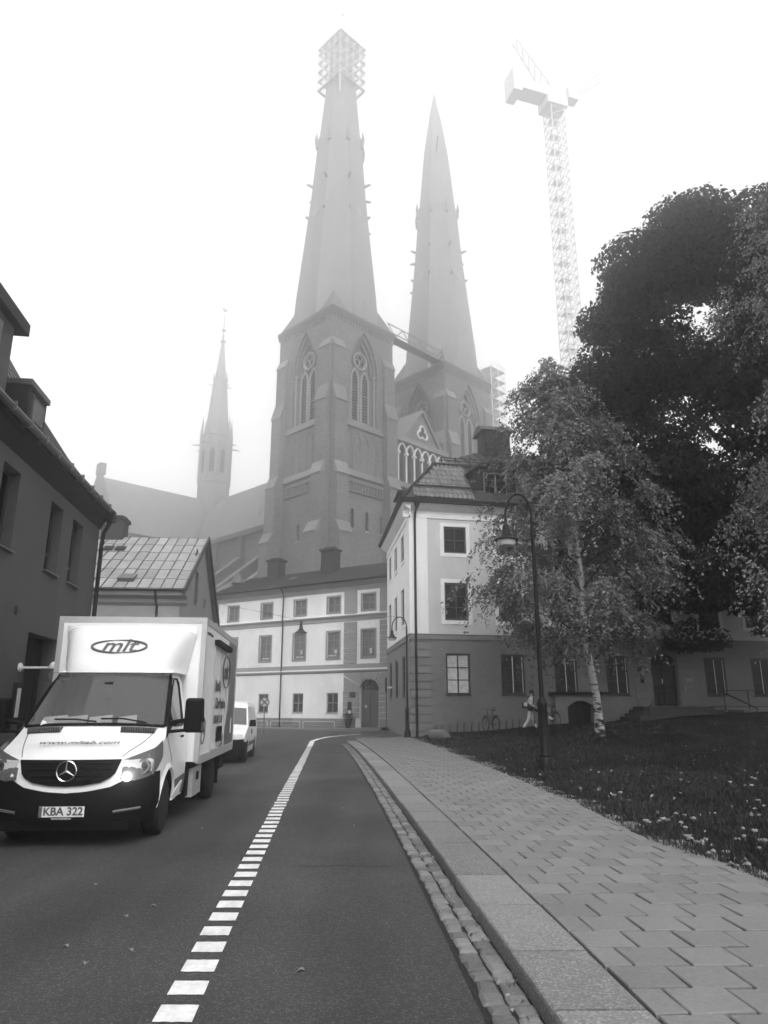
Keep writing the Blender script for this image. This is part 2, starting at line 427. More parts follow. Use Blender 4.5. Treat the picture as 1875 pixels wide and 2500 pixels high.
# lawn
def lawn_z(x, y): return Hs(x, y) + .105 + .05*math.sin(x*.9)*math.sin(y*.7)*sstep(0, 3, x - pave(y)) + .06*sstep(.2, 2.2, x - pave(y))
rows = []
for y in lin(-6, 52, 90):
    x0 = pave(min(y, 36)) + .12 + .07*math.sin(y*5.1) + .05*math.sin(y*11.7)
    if y > 31: x0 = max(x0, pave(31)+(y-31)*.05)
    rows.append([(x0 + (60-x0)*t**1.6, y, lawn_z(x0 + (60-x0)*t**1.6, y) - (.07 if t == 0 else 0)) for t in lin(0, 1, 34)])
tag(MB().grid(rows).build('lawn', M['soil'], None, smooth=80), kind='structure')

# left pavement along the dark house and pavement along the yellow row
def strip(name, pts, w, h, mt):
    m = MB()
    P = []
    for i, (x, y) in enumerate(pts):
        a = pts[max(0,i-1)]; b_ = pts[min(len(pts)-1,i+1)]; d = Vector((b_[0]-a[0], b_[1]-a[1])).normalized()
        nx, ny = d.y, -d.x; z = Hs(x, y)
        P.append([(x, y, z-.1), (x, y, z+h-.02), (x-nx*.02, y-ny*.02, z+h), (x-nx*w, y-ny*w, z+h), (x-nx*w, y-ny*w, z-.1)])
    m.grid(P); return tag(m.build(name, mt, None), kind='structure')
strip('left_pavement', [(-5.35+.085*10-.1*y, y) for y in lin(-4, 24, 12)], 1.6, .1, M['slab'])
# ------------------------------------------------------------------ dark plastered house on the left
M['stucco_dark'] = mat('dark_stucco', .075, .9, nv=.12, ns=2.2, bump=.2, bs=40, nv2=.26, ns2=.45, stretch=(1,1,.6))
M['seamroof'] = mat('seam_roof', .09, .5, nv=.2, ns=2, metal=.2, rnd=.15)
M['fascia'] = mat('fascia_dark', .010, .65, nv=.2, ns=6, spec=.2)
M['sillmetal'] = mat('sill_metal', .13, .5, nv=.15, ns=8)
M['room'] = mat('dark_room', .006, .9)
hl = thing('dark_house', 'dark grey plastered house with deep windows and dormers behind the delivery truck', 'house', (-7.6, 18.6, 0))
fl = Fr(0, 0, 96.7)
winx = [(-2.22,-1.42), (-3.78,-2.98), (-6.4,-5.6), (-8.9,-8.1), (-11,-10.2)]
holes = [(a, b, 4.43, 5.92) for a, b in winx] + [(-4.15,-2.3,0,3.07), (-8.2,-6.72,1.1,3.4)]
m = wall(MB(), 0, -.4, 6.25, holes, .34, -18)
m.poly([(0,0,-.4),(0,9,-.4),(0,9,6.25),(0,4.5,12.4),(0,0,6.25)]); m.poly([(-18,0,-.4),(-18,0,6.25),(-18,4.5,12.4),(-18,9,6.25),(-18,9,-.4)])
m.poly([(0,9,-.4),(-18,9,-.4),(-18,9,6.25),(0,9,6.25)])
put(m, 'wall', M['stucco_dark'], hl, fl)
for a, b in winx:
    w = window(hl, fl, a, b, 4.43, 5.92, 1, [0,.26,1], M['dark_frame'], M['glass'], recess=.19, bar=.07, sill=(M['sillmetal'], .07))
window(hl, fl, -8.2, -6.72, 1.1, 3.4, 2, [0,.7,1], M['dark_frame'], M['glass'], recess=.26, sill=(M['sillmetal'], .07))
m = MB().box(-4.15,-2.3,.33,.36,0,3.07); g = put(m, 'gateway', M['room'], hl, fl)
for i in range(6): put(MB().box(-4.1+i*.3, -3.84+i*.3, .305, .329, .1, 3.0), 'gate_board', M['fascia'], hl, fl)
prof = [(-.2,6.72),(.15,7.1),(.96,8.05),(1.73,9.14),(2.87,10.95),(3.5,11.9),(4.5,12.5),(5.5,11.9),(7.5,8.6),(9.3,6.6)]
m = MB().grid([[(x, y, z) for y, z in prof] for x in (-18.2, .06)]); m.grid([[(x, y, z-.14) for y, z in prof] for x in (-18.2, .06)])
m.poly([(.06, y, z) for y, z in prof] + [(.06, y, z-.14) for y, z in prof[::-1]])
rf = put(m, 'roof', M['seamroof'], hl, fl)
x = -17.9
while x < 0:
    q = MB()
    P = [(x, y, z) for y, z in prof[:7]]
    for a, b in zip(P[:-1], P[1:]):
        q.hexa([(x-.014,a[1],a[2]),(x+.014,a[1],a[2]),(x+.014,b[1],b[2]),(x-.014,b[1],b[2]),(x-.014,a[1]-.02,a[2]+.035),(x+.014,a[1]-.02,a[2]+.035),(x+.014,b[1]-.02,b[2]+.035),(x-.014,b[1]-.02,b[2]+.035)])
    q.build('roof_seam', M['darkroof'], rf); x += .52
m = MB().extr([(-18.2,0,6.2),(-18.2,-.14,6.5),(-18.2,-.18,6.70),(-18.2,0,6.88)], (18.26,0,0)); put(m, 'eave_cornice', M['fascia'], hl, fl)
m = MB()
for a, b in ((-18.2,-9.2),(-9.15,-5.6),(-5.55,.12)):
    m.tube([(a,-.27,6.70),(b,-.27,6.70)], .07, 8)
for i in range(22): m.box(-17.9+i*.83, -17.87+i*.83, -.36, -.14, 6.61, 6.785)
put(m, 'gutter', M['zinc'], hl, fl, smooth=40)
m = MB().tube([(.02,-.26,6.62),(.03,-.24,6.4),(.0,-.12,6.1),(-.03,-.1,5.8),(-.03,-.1,.1)], .055, 8); put(m, 'downpipe', M['black'], hl, fl, smooth=40)
m = MB().box(-.12,.14,-.36,-.12,6.42,6.71); put(m, 'rainwater_head', M['black'], hl, fl)
def dormer(x0, x1, y0, z0, z1, depth, ov):
    d = put(MB().box(x0, x1, y0, y0+depth, z0, z1), 'dormer', M['fascia'], hl, fl)
    MB().box(x0-ov, x1+ov, y0-ov, y0+depth, z1+.003, z1+.12).build('dormer_roof', M['seamroof'], d)
    w = x1-x0
    MB().box(x0+w*.14, x1-w*.14, y0-.03, y0+.02, z0+.3, z1-.14).build('window', M['dark_frame'], d)
    MB().box(x0+w*.2, x1-w*.2, y0-.042, y0-.032, z0+.36, z1-.2).build('pane', M['glass_grey'], d)
dormer(-5.45, -4.45, .12, 6.85, 7.84, 1.6, .05)
dormer(-9.6, -8.6, .28, 6.95, 8.08, 1.0, .05)
m = MB().box(-9.9, -6.57, .1, 4.2, 6.9, 8.47); gb = put(m, 'attic_gable', M['stucco_dark'], hl, fl)
MB().hexa([(-10.5,-.05,8.48),(-6.25,-.05,8.48),(-6.25,4.4,8.6),(-10.5,4.4,8.6),(-10.5,-.05,8.72),(-6.25,-.05,8.72),(-6.25,4.4,9.4),(-10.5,4.4,9.4)]).build('attic_roof', M['fascia'], gb)
MB().box(-9.2, -7.1, .07, .099, 7.4, 8.3).build('window', M['glass'], gb)
put(MB().lathe([(.06,0),(.085,.0),(.085,.03),(.06,.03)], 14, (0,0,0), 'y'), 'vent_pipe', M['dark_frame'], hl, fl, -4.95, -.02, 3.41)
# lamp, notice and switch beside the gateway
wl = thing('wall_lamp', 'white wall lamp on an arm beside the dark gateway, left of the truck', 'lamp', tuple(a+b for a, b in zip((-7.6,18.6,0), fl.p(-4.4, 0, 2.36))), fl.th)
MB().lathe([(.09,0),(.09,-.03),(.05,-.06)], 12, (0,0,0), 'y').build('wall_plate', mat('lamp_white', .6, .5), wl, smooth=40)
wm = wl.children[0].data.materials[0]
MB().tube([(0,-.05,0),(0,-.62,.0)], .022, 8).build('arm', wm, wl)
MB().lathe([(.0,.12),(.06,.11),(.10,.06),(.115,0),(.11,-.02)], 14, (0,-.66,.0)).build('cap', wm, wl, smooth=50)
MB().lathe([(.085,-.02),(.09,-.16),(.07,-.24),(0,-.26)], 14, (0,-.66,0)).build('globe', clearglass('lamp_glass', .25, .1, .45), wl, smooth=50)
g = MB()
for k in range(8):
    a = k*math.pi/4; g.tube([(math.cos(a)*.11, -.66+math.sin(a)*.11, -.02), (math.cos(a)*.11, -.66+math.sin(a)*.11, -.24)], .006, 4)
g.lathe([(.105,-.245),(.116,-.245),(.116,-.235),(.105,-.235)], 14, (0,-.66,0)); g.build('guard', M['zinc'], wl)
nb = thing('notice_case', 'narrow dark notice case with white sheet on the left house wall', 'notice', tuple(a+b for a, b in zip((-7.6,18.6,0), fl.p(-4.42, 0, 1.35))), fl.th)
MB().box(-.16,.16,-.06,-.002,0,.72).build('case', M['fascia'], nb); MB().box(-.09,.09,-.068,-.062,.08,.62).build('sheet', mat('paper_white', .6, .7, nv=.1, ns=15), nb)

# ------------------------------------------------------------------ small house with the metal roof
M['stucco_mid'] = mat('mid_stucco', .27, .9, nv=.10, ns=2.5, bump=.15, bs=60, nv2=.14, ns2=.5)
M['oldsheet'] = mat('old_metal_sheet', .27, .55, nv=.22, ns=2.5, nv2=.15, ns2=1.2, rnd=.16, metal=.15)
M['rake'] = mat('rake_board', .03, .6)
hs = thing('small_house', 'small plastered house with pale sheet metal roof and dark chimney', 'house', (-7.7, 27, 0))
ff, fg = Fr(0,0,6), Fr(0,0,96)
D2 = 9.9
m = MB().poly([(-9,0,-.4),(0,0,-.4),(0,0,5.75),(-9,0,5.75)]); m.poly([(-9,D2,-.4),(0,D2,-.4),(0,D2,5.75),(-9,D2,5.75)])
m.poly([(-9,0,-.4),(-9,D2,-.4),(-9,D2,5.75),(-9,D2/2,8.9),(-9,0,5.75)]); put(m, 'wall', M['stucco_mid'], hs, ff)
gw = (3.25, 3.95, 5.95, 7.25)
m = MB(); wall(m, D2, -.4, 5.7, [], 0)
zr = lambda x: 5.7 + 3.2*(1-abs(x-D2/2)/(D2/2))
m.poly([(0,0,5.7),(gw[0],0,5.7),(gw[0],0,zr(gw[0]))]); m.poly([(gw[0],0,5.7),(gw[1],0,5.7),(gw[1],0,gw[2]),(gw[0],0,gw[2])])
m.poly([(gw[0],0,gw[3]),(gw[1],0,gw[3]),(gw[1],0,zr(gw[1])),(gw[0],0,zr(gw[0]))])
m.poly([(gw[1],0,5.7),(D2,0,5.7),(D2/2,0,zr(D2/2)),(gw[1],0,zr(gw[1]))])
put(m, 'gable_wall', M['stucco_mid'], hs, fg)
window(hs, fg, *gw, 2, [0,.5,1], M['grey_frame'], M['glass_grey'], recess=.05, trim=(.08, M['grey_frame'], .02))
for cx, cz in ((1.14,6.3),(3.0,7.95),(6.3,6.3)):
    put(MB().lathe([(.2,0),(.24,-.02),(.24,-.05),(.15,-.05),(.13,-.01),(0,-.012)], 16, (0,0,0), 'y'), 'round_vent', M['grey_frame'], hs, fg, cx, 0, cz, smooth=40)
m = MB().extr([(-9,0,5.3),(-9,-.12,5.42),(-9,-.14,5.56),(-9,-.36,5.66),(-9,-.4,5.8),(-9,0,5.86)], (9.28,0,0)); put(m, 'cornice', M['stucco_mid'], hs, ff)
m = MB().tube([(-9,-.45,5.86),(.2,-.45,5.86)], .06, 6); put(m, 'gutter', M['fascia'], hs, ff, smooth=40)
m = MB().tube([(-.85,-.42,5.82),(-.85,-.38,5.6),(-.82,-.1,5.25),(-.82,-.07,5.0),(-.82,-.07,.1)], .045, 8); put(m, 'downpipe', M['fascia'], hs, ff, smooth=40)
RS = Vector((0, D2/2+.5, 9.05-5.85)); RSl = RS.length; RSd = RS.normalized(); RSn = Vector((0,-RSd.z,RSd.y))
r2 = put(MB().add([(-9,-.5,5.85),(.18,-.5,5.85),(.18,D2/2,9.05),(-9,D2/2,9.05),(.18,D2+.5,5.85),(-9,D2+.5,5.85),(.18,-.5,5.75),(.18,D2/2,8.95),(.18,D2+.5,5.75)], [(0,1,2,3),(3,2,4,5),(1,6,7,2),(2,7,8,4)]), 'roof', M['oldsheet'], hs, ff)
NR = 6
for i in range(15):
    for j in range(NR):
        w = .43; x0 = .18 - (i+1)*w; l = RSl/NR
        s0 = j*l + (.05 if i % 2 else 0)*(j > 0); s1 = (j+1)*l + (.05 if i % 2 else 0)*(j < NR-1)
        q = MB()
        def P(x, s, n): v = Vector((x, -.5, 5.85)) + RSd*s + RSn*n; return tuple(v)
        t = .004 + .004*((i*7+j*3) % 3)
        q.hexa([P(x0+.008,s0,.001),P(x0+w-.008,s0,.001),P(x0+w-.008,s1-.01,.001),P(x0+.008,s1-.01,.001),P(x0+.008,s0,.018+t),P(x0+w-.008,s0,.018+t),P(x0+w-.008,s1-.01,.008),P(x0+.008,s1-.01,.008)])
        q.hexa([P(x0-.008,s0,.002),P(x0+.006,s0,.002),P(x0+.006,s1-.012,.002),P(x0-.008,s1-.012,.002),P(x0-.008,s0,.045),P(x0+.006,s0,.045),P(x0+.006,s1-.012,.045),P(x0-.008,s1-.012,.045)]) if False else None
        q.build('roof_sheet', M['oldsheet'], r2)
        if j == 0: MB().hexa([P(x0-.012,0,.002),P(x0+.010,0,.002),P(x0+.010,RSl,.002),P(x0-.012,RSl,.002),P(x0-.012,0,.05),P(x0+.010,0,.05),P(x0+.010,RSl,.05),P(x0-.012,RSl,.05)]).build('roof_seam', M['rake'], r2)
for s in (-1, 1):     # barge boards on the street gable
    y0, y1 = (-.62, D2/2) if s < 0 else (D2+.62, D2/2)
    MB().hexa([(.182,y0,5.62),(.26,y0,5.62),(.26,y1,8.98),(.182,y1,8.98),(.182,y0,5.9),(.26,y0,5.9),(.26,y1,9.16),(.182,y1,9.16)]).build('barge_board', M['rake'], r2)
ch = put(MB().box(-.48,.48,-.4,.5,8.55,9.75), 'chimney', M['chimney'], hs, ff, -4.0, D2/2, 0)
MB().box(-.56,.56,-.48,.58,9.752,9.9).hexa([(-.5,-.42,9.9),(.5,-.42,9.9),(.5,.52,9.9),(-.5,.52,9.9),(-.4,-.3,10.0),(.4,-.3,10.0),(.4,.4,10.0),(-.4,.4,10.0)]).build('chimney_cap', M['fascia'], ch)
hat = MB().hexa([(-.3,0,.0),(.3,0,.0),(.3,.5,.33),(-.3,.5,.33),(-.3,-.04,.14),(.3,-.04,.14),(.3,.5,.40),(-.3,.5,.40)])
put(hat, 'roof_hatch', M['zinc'], hs, ff, -2.1, .1, 6.22)
for hx in (-3.75, -3.25): put(MB().hexa([(-.2,0,0),(.2,0,0),(.2,.4,.24),(-.2,.4,.24),(-.2,-.02,.03),(.2,-.02,.03),(.2,.39,.27),(-.2,.39,.27)]), 'skylight', M['room'], hs, ff, hx, 3.2, 8.08)

# ------------------------------------------------------------------ three-storey row with the arched door at the end of the street
M['cream'] = mat('pale_plaster', .74, .9, nv=.07, ns=2.2, bump=.1, bs=50, nv2=.13, ns2=.5, stretch=(1,1,.5))
M['greyplaster'] = mat('grey_plaster', .25, .9, nv=.09, ns=2.5, bump=.12, bs=50, nv2=.10, ns2=.5)
M['whitetrim'] = mat('white_trim', .82, .8, nv=.05, ns=4)
M['plinth'] = mat('plinth_stone', .17, .9, nv=.2, ns=4, bump=.3, bs=25, rnd=.25)
M['ribroof'] = mat('ribbed_roof', .085, .55, nv=.2, ns=1.5, nv2=.15, ns2=.4, metal=.15)
M['doorpaint'] = mat('door_paint', .085, .6, nv=.12, ns=12)
rb = thing('pale_row_house', 'pale three-storey house with grey bands and arched door at the street end', 'building', (-14.12, 59.0, 0))
fb = Fr(0,0,-32); LB = 18.4
cx = [2.4, 5.9, 9.21, 12.32, 15.36]
up = [(c-.54, c+.54, 8.35, 9.45) for c in cx]; mid = [(c-.55, c+.55, 5.05, 6.92) for c in cx]; gr = [(c-.5, c+.5, 1.27, 2.64) for c in cx[:4]]
door = (14.70, 16.22, .3, 3.55)
m = wall(MB(), LB, -.6, 10.4, up + mid + gr + [door], .32)
m.poly([(0,0,-.6),(0,9,-.6),(0,9,10.4),(0,0,10.4)]); m.poly([(LB,0,-.6),(LB,9,-.6),(LB,9,10.4),(LB,0,10.4)]); m.poly([(0,9,-.6),(LB,9,-.6),(LB,9,10.4),(0,9,10.4)])
m.poly([(0,0,10.4),(0,9,10.4),(0,4.5,12.4)]); m.poly([(LB,0,10.4),(LB,9,10.4),(LB,4.5,12.4)])
put(m, 'wall', M['cream'], rb, fb)
whitecurt = mat('curtain_white', .5, .9, nv=.1, ns=10)
for i, h in enumerate(up): window(rb, fb, *h, 2, [0,.5,1], M['grey_frame'], M['glass_grey'], recess=.08, bar=.06, trim=(.12, M['greyplaster'], .03), sill=(M['greyplaster'], .06))
for i, h in enumerate(mid): window(rb, fb, *h, 2, [0,.38,.7,1], M['grey_frame'], M['glass_grey'], recess=.08, bar=.05, trim=(.12, M['greyplaster'], .03), sill=(M['greyplaster'], .06))
for i, h in enumerate(gr): window(rb, fb, *h, 2, [0,.5,1], M['grey_frame'], M['glass'], recess=.1, bar=.06, sill=(M['greyplaster'], .05))
for (c, z, w, h) in ((9.35,5.45,.17,.32),(12.45,5.4,.3,.28),(15.5,5.3,.2,.36),(5.9,5.2,.7,.1),(9.2,5.2,.7,.1),(12.2,5.2,.7,.1)):
    put(MB().box(-w/2,w/2,-.006,0,0,h), 'window_paper', whitecurt, rb, fb, c, .11, z)
for c in cx[:4]: put(MB().box(-.5,.5,-.015,.01,3.0,3.85), 'blind_panel', M['cream'], rb, fb, c, 0, 0)
def bandp(parent, fr, a, b, prof, mt, name='string_course'):
    return put(MB().extr([(a, y, z) for y, z in prof], (b-a, 0, 0)), name, mt, parent, fr)
bandp(rb, fb, -.05, LB, [(0,7.62),(-.05,7.64),(-.05,7.9),(-.13,7.94),(-.15,8.02),(0,8.03)], M['greyplaster'])
bandp(rb, fb, -.05, LB, [(0,8.032),(-.16,8.032),(-.17,8.08),(0,8.13)], M['whitetrim'])
bandp(rb, fb, -.05, LB, [(0,4.0),(-.05,4.02),(-.12,4.1),(-.14,4.18),(0,4.19)], M['greyplaster'])
bandp(rb, fb, -.05, LB, [(0,4.192),(-.16,4.192),(-.16,4.26),(0,4.29)], M['whitetrim'])
bandp(rb, fb, -.05, LB, [(0,4.30),(-.03,4.30),(-.03,4.6),(0,4.6)], M['greyplaster'])
bandp(rb, fb, -.05, LB, [(0,9.80),(-.03,9.80),(-.03,10.15),(-.12,10.2),(-.3,10.36),(-.36,10.44),(-.36,10.5),(0,10.5)], M['greyplaster'], 'cornice')
for a, b, z0, z1 in ((.0,.75,4.6,7.62),(.0,.75,8.13,9.8),(13.28,14.40,8.13,9.8),(16.32,LB,8.13,9.8)):
    put(MB().box(a,b,-.035,.0,z0,z1), 'pilaster', M['greyplaster'], rb, fb)
for a, b in ((13.28,14.40),(16.32,17.6)):        # rusticated piers, first floor
    z = 4.61
    while z < 7.55:
        put(MB().box(a,b,-.05,.0,z+.015,z+.355), 'rusticated_block', M['greyplaster'], rb, fb); z += .37
z = .92                                            # rusticated door bay
while z < 3.95:
    for a, b in ((13.28,14.66),(16.26,17.6)):
        if z < 2.7: put(MB().box(a,b,-.05,0,z+.015,z+.355), 'rusticated_block', M['greyplaster'], rb, fb)
    z += .37
for k in range(7):                                 # fan of long wedge stones round the arch
    a0, a1 = math.pi - k*math.pi/7, math.pi - (k+1)*math.pi/7
    c = (15.46, 2.75); pts = []
    a0 -= .02; a1 += .02
    for a in (a0, (a0+a1)/2, a1): pts.append((c[0]+.80*math.cos(a), -.05, c[1]+.80*math.sin(a)))
    for a in (a1, a0):
        ca, sa = math.cos(a), math.sin(a); t = min(2.14/abs(ca) if abs(ca) > .01 else 9, 1.22/sa if sa > .01 else 9)
        pts.append((c[0]+t*ca, -.05, c[1]+t*sa))
    if k in (1, 5):
        sx = -1 if k == 1 else 1; pts.insert(4, (c[0]+sx*2.14, -.05, c[1]+1.22))
    put(MB().extr(pts, (0,.05,0)), 'voussoir', M['greyplaster'], rb, fb)
x = 0
while x < LB-.1:                                  # plinth stones
    l = rng.uniform(.6,1.1)
    if not (14.3 < x+l/2 < 16.6):
        for z0, z1 in ((-.3,.42),(.42,.9)): put(MB().box(x+.006,min(x+l,LB)-.006,-.06-rng.uniform(0,.015),0,z0+.006,z1-.006), 'plinth_stone', M['plinth'], rb, fb)
    x += l
m = MB().poly([(14.70,.02,2.75)] + [(15.46+.76*math.cos(a), .02, 2.75+.78*math.sin(a)) for a in lin(math.pi, math.pi/2, 9)] + [(15.46,.02,3.553),(14.70,.02,3.553)])
m.poly([(16.22,.02,2.75)] + [(15.46+.76*math.cos(a), .02, 2.75+.78*math.sin(a)) for a in lin(0, math.pi/2, 9)] + [(15.46,.02,3.553),(16.22,.02,3.553)])
put(m, 'arch_spandrel', M['greyplaster'], rb, fb)
dr = put(MB().box(14.70,16.22,.2,.26,.3,2.7).box(14.70,16.22,.14,.27,2.7,2.8), 'door', M['doorpaint'], rb, fb)
for s in (0, 1):
    lf = MB(); x0 = 14.76 + s*.73
    lf.box(x0,x0+.68,.17,.197,.45,2.66)
    lf.build('door_leaf', M['doorpaint'], dr)
    for z0, z1 in ((.55,1.1),(1.22,2.5)):
        MB().box(x0+.1,x0+.58,.15,.168,z0,z1).build('door_panel', M['doorpaint'], dr)
MB().box(15.44,15.47,.1,.15,1.3,1.55).build('handle', M['zinc'], dr)
MB().box(15.0,15.2,.140,.148,1.62,1.8).build('door_notice', whitecurt, dr)
fan = put(MB().poly([(15.46+.74*math.cos(a), .24, 2.8+.74*math.sin(a)) for a in lin(0, math.pi, 15)]), 'fanlight', M['glass'], rb, fb)
q = MB()
for k in range(1, 6):
    a = k*math.pi/6; q.tube([(15.46+.26*math.cos(a),.215,2.8+.26*math.sin(a)),(15.46+.72*math.cos(a),.215,2.8+.72*math.sin(a))], .018, 4)
for r_ in (.26, .5, .72): q.tube([(15.46+r_*math.cos(a),.215,2.8+r_*math.sin(a)) for a in lin(0, math.pi, 13)], .02, 4)
q.build('fanlight_bar', M['grey_frame'], fan)
st = put(MB().box(14.3,16.7,-.5,.1,-.1,.32), 'door_step', M['plinth'], rb, fb)
# roof
rf = put(MB().add([(-.3,-.42,10.5),(LB,-.42,10.5),(LB,4.5,12.62),(-.3,4.5,12.62),(LB,9.4,10.5),(-.3,9.4,10.5)], [(0,1,2,3),(3,2,4,5)]), 'roof', M['ribroof'], rb, fb)
sv = Vector((0,4.92,2.12)); sn = Vector((0,-2.12,4.92)).normalized()
rib = MB()
for x in (0,):
    a = Vector((0,-.42,10.5)); b = a + sv
    rib.hexa([tuple(a+Vector((-.03,0,0))+sn*.001),tuple(a+Vector((.03,0,0))+sn*.001),tuple(b+Vector((.03,0,0))+sn*.001),tuple(b+Vector((-.03,0,0))+sn*.001),
              tuple(a+Vector((-.025,0,0))+sn*.07),tuple(a+Vector((.025,0,0))+sn*.07),tuple(b+Vector((.025,0,0))+sn*.07),tuple(b+Vector((-.025,0,0))+sn*.07)])
ribm = rib.mesh('roof_rib', M['darkroof'])
x = 0.05
while x < LB: obj('roof_rib', ribm, rf, (x, 0, 0)); x += .42
put(MB().tube([(-.3,-.5,10.5),(LB,-.5,10.5)], .07, 6), 'gutter', M['fascia'], rb, fb, smooth=40)
put(MB().tube([(7.6,-.48,10.45),(7.65,-.3,10.2),(7.65,-.14,9.9),(7.65,-.2,8.1),(7.65,-.12,7.6),(7.65,-.12,.1)], .055, 8), 'downpipe', M['fascia'], rb, fb, smooth=40)
for x0, y0, w, z1 in ((9.3,3.6,1.2,13.9),(3.6,3.6,1.15,13.6),(16.9,3.2,1.0,14.0)):
    c = put(MB().box(-w/2,w/2,-.5,.5,11.6,z1), 'chimney', M['chimney'], rb, fb, x0, y0, 0)
    MB().box(-w/2-.12,w/2+.12,-.62,.62,z1+.002,z1+.16).box(-w/2+.1,w/2-.1,-.35,.35,z1+.16,z1+.3).build('chimney_cap', M['chimney'], c)
put(MB().hexa([(-.35,0,0),(.35,0,0),(.35,.6,.27),(-.35,.6,.27),(-.35,-.03,.12),(.35,-.03,.12),(.35,.6,.36),(-.35,.6,.36)]), 'roof_hatch', M['zinc'], rb, fb, 6.6, 1.9, 11.5)
put(MB().box(-.1,.1,-.1,.1,11.9,12.9), 'vent_pipe', M['chimney'], rb, fb, 8.0, 4.2, 0)
put(MB().add([(-.3,-.42,10.5),(-.3,4.5,12.62),(-4,6,13.0),(-3.2,2.0,10.5)], [(0,1,2,3)]), 'wing_roof', M['ribroof'], rb, fb)
put(MB().box(-3.4,-.02,1.2,8,-.6,10.4), 'side_wing', M['greyplaster'], rb, fb)
put(MB().lathe([(.02,1.0),(.25,.75),(.55,.2),(.6,0)], 10), 'ridge_vent', M['zinc'], rb, fb, -.2, 3.0, 12.0, smooth=50)
base_b = lambda x, y, z=0: tuple(a+b for a, b in zip((-14.12,59.0,0), fb.p(x,y,z)))
strip('far_pavement', [base_b(x, -1.5)[:2] for x in lin(-4, LB, 10)][::-1], 1.6, .12, M['slab'])

# ------------------------------------------------------------------ corner building on the right
M['upperA'] = mat('corner_upper_plaster', .56, .9, nv=.06, ns=2, bump=.1, bs=50, nv2=.12, ns2=.5, stretch=(1,1,.5))
M['whiteA'] = mat('corner_white_plaster', .82, .88, nv=.04, ns=3, bump=.08, bs=50, nv2=.05, ns2=.5)
M['lowerA'] = mat('corner_lower_plaster', .185, .92, nv=.16, ns=5, bump=.5, bs=18, nv2=.2, ns2=.6)
M['quoin'] = mat('quoin_plaster', .20, .9, nv=.10, ns=6, bump=.2, bs=40, rnd=.08)
M['tile'] = mat('clay_tile', .15, .75, nv=.15, ns=8, rnd=.22)
ba = thing('corner_building', 'three-storey corner building with white trim, dark base and tiled mansard roof', 'building', (1.37, 37.13, 0))
fa = Fr(0,0,12); LA = 32.0; LL = 11.0
fe = Fr(-LL*math.cos(R(-84)), -LL*math.sin(R(-84)), -84)
cols_ = [2.5 + 2.98*i for i in range(10)]
gcol = [c for i, c in enumerate(cols_) if i != 4]
hg = [(c-.65, c+.65, 2.26, 4.32) for c in gcol]
h2 = [(c-.65, c+.65, 6.02, 8.0) for c in cols_]
h3 = [(c-.63, c+.63, 9.6, 11.06) for c in cols_]
dA = (13.5, 15.05, 1.7, 4.5)
cel = (8.3, 9.75, .35, 2.02)
put(wall(MB(), LA, -.6, 5.04, hg + [dA, cel], .35), 'lower_wall', M['lowerA'], ba, fa)
put(wall(MB(), LA, 5.04, 12.1, h2 + h3, .3), 'upper_wall', M['upperA'], ba, fa)
bk = MB().poly([(LA,0,-.6),(LA,11,-.6),(LA,11,12.1),(LA,0,12.1)]); bk.poly([(1.15,10.94,-.6),(LA,11,-.6),(LA,11,12.1),(1.15,10.94,12.1)]); put(bk, 'back_wall', M['upperA'], ba, fa)
lw = [2.0, 5.0, 8.2]
e2 = [(c-.6, c+.6, 6.02, 8.0) for c in lw]; e3 = [(c-.6, c+.6, 9.6, 11.06) for c in lw]; e1 = [(c-.6, c+.6, 2.2, 4.32) for c in lw]
put(wall(MB(), LL, -.6, 5.04, e1, .35), 'lower_wall', M['lowerA'], ba, fe)
put(wall(MB(), LL, 5.04, 12.1, e2 + e3, .3), 'upper_wall', M['whiteA'], ba, fe)
lace = mat('lace_curtain', .62, .9, nv=.15, ns=25); blind = mat('bright_blind', .5, .8, nv=.2, ns=3)
for i, h in enumerate(hg): 
    w = window(ba, fa, *h, 2, [0,.34,.67,1], M['dark_frame'], mat('lit_curtain_glass', .55, .1, nv=.3, ns=5, spec=.6) if i == 0 else M['glass'], recess=.05, bar=.045, sill=(M['dark_frame'], .05), fr_w=.09, curtain=(lace,.0,1,.04,.33) if i == 0 else None)  # first window: glow of the lit, curtained room put into the pane colour
    if i: MB().box(.63,.67,-.008,-.001,.12,1.94).build('mullion', M['whiteA'], w); MB().box(1.17,1.2,-.008,-.001,.12,1.94).build('mullion', M['whiteA'], w)
    if i == 0:
        MB().box(.1,1.2,.10,.11,.72,1.95).build('blind', blind, w); MB().box(.1,1.2,.102,.112,1.38*.5,1.37).build('curtain', blind, w)
for h in h2: window(ba, fa, *h, 2, [0,.33,.66,1], M['dark_frame'], M['glass'], recess=.05, bar=.045, trim=(.2, M['whiteA'], .03), sill=(M['dark_frame'], .02), fr_w=.09)
for h in h3: window(ba, fa, *h, 2, [0,.5,1], M['dark_frame'], M['glass'], recess=.05, bar=.045, trim=(.2, M['whiteA'], .03), sill=(M['dark_frame'], .02), fr_w=.09)
for h in e1: window(ba, fe, *h, 2, [0,.33,.66,1], M['dark_frame'], M['glass'], recess=.05, sill=(M['dark_frame'], .05), fr_w=.09)
for h in e2: window(ba, fe, *h, 2, [0,.33,.66,1], M['dark_frame'], M['glass'], recess=.05, trim=(.16, M['whiteA'], .04), fr_w=.09)
for h in e3: window(ba, fe, *h, 2, [0,.5,1], M['dark_frame'], M['glass'], recess=.05, trim=(.16, M['whiteA'], .04), fr_w=.09)
put(MB().box(.0,.95,-.045,0,5.30,11.5), 'corner_pilaster', M['whiteA'], ba, fa)
put(MB().box(LL-.9,LL+.03,-.045,0,5.30,11.5), 'corner_pilaster', M['whiteA'], ba, fe)
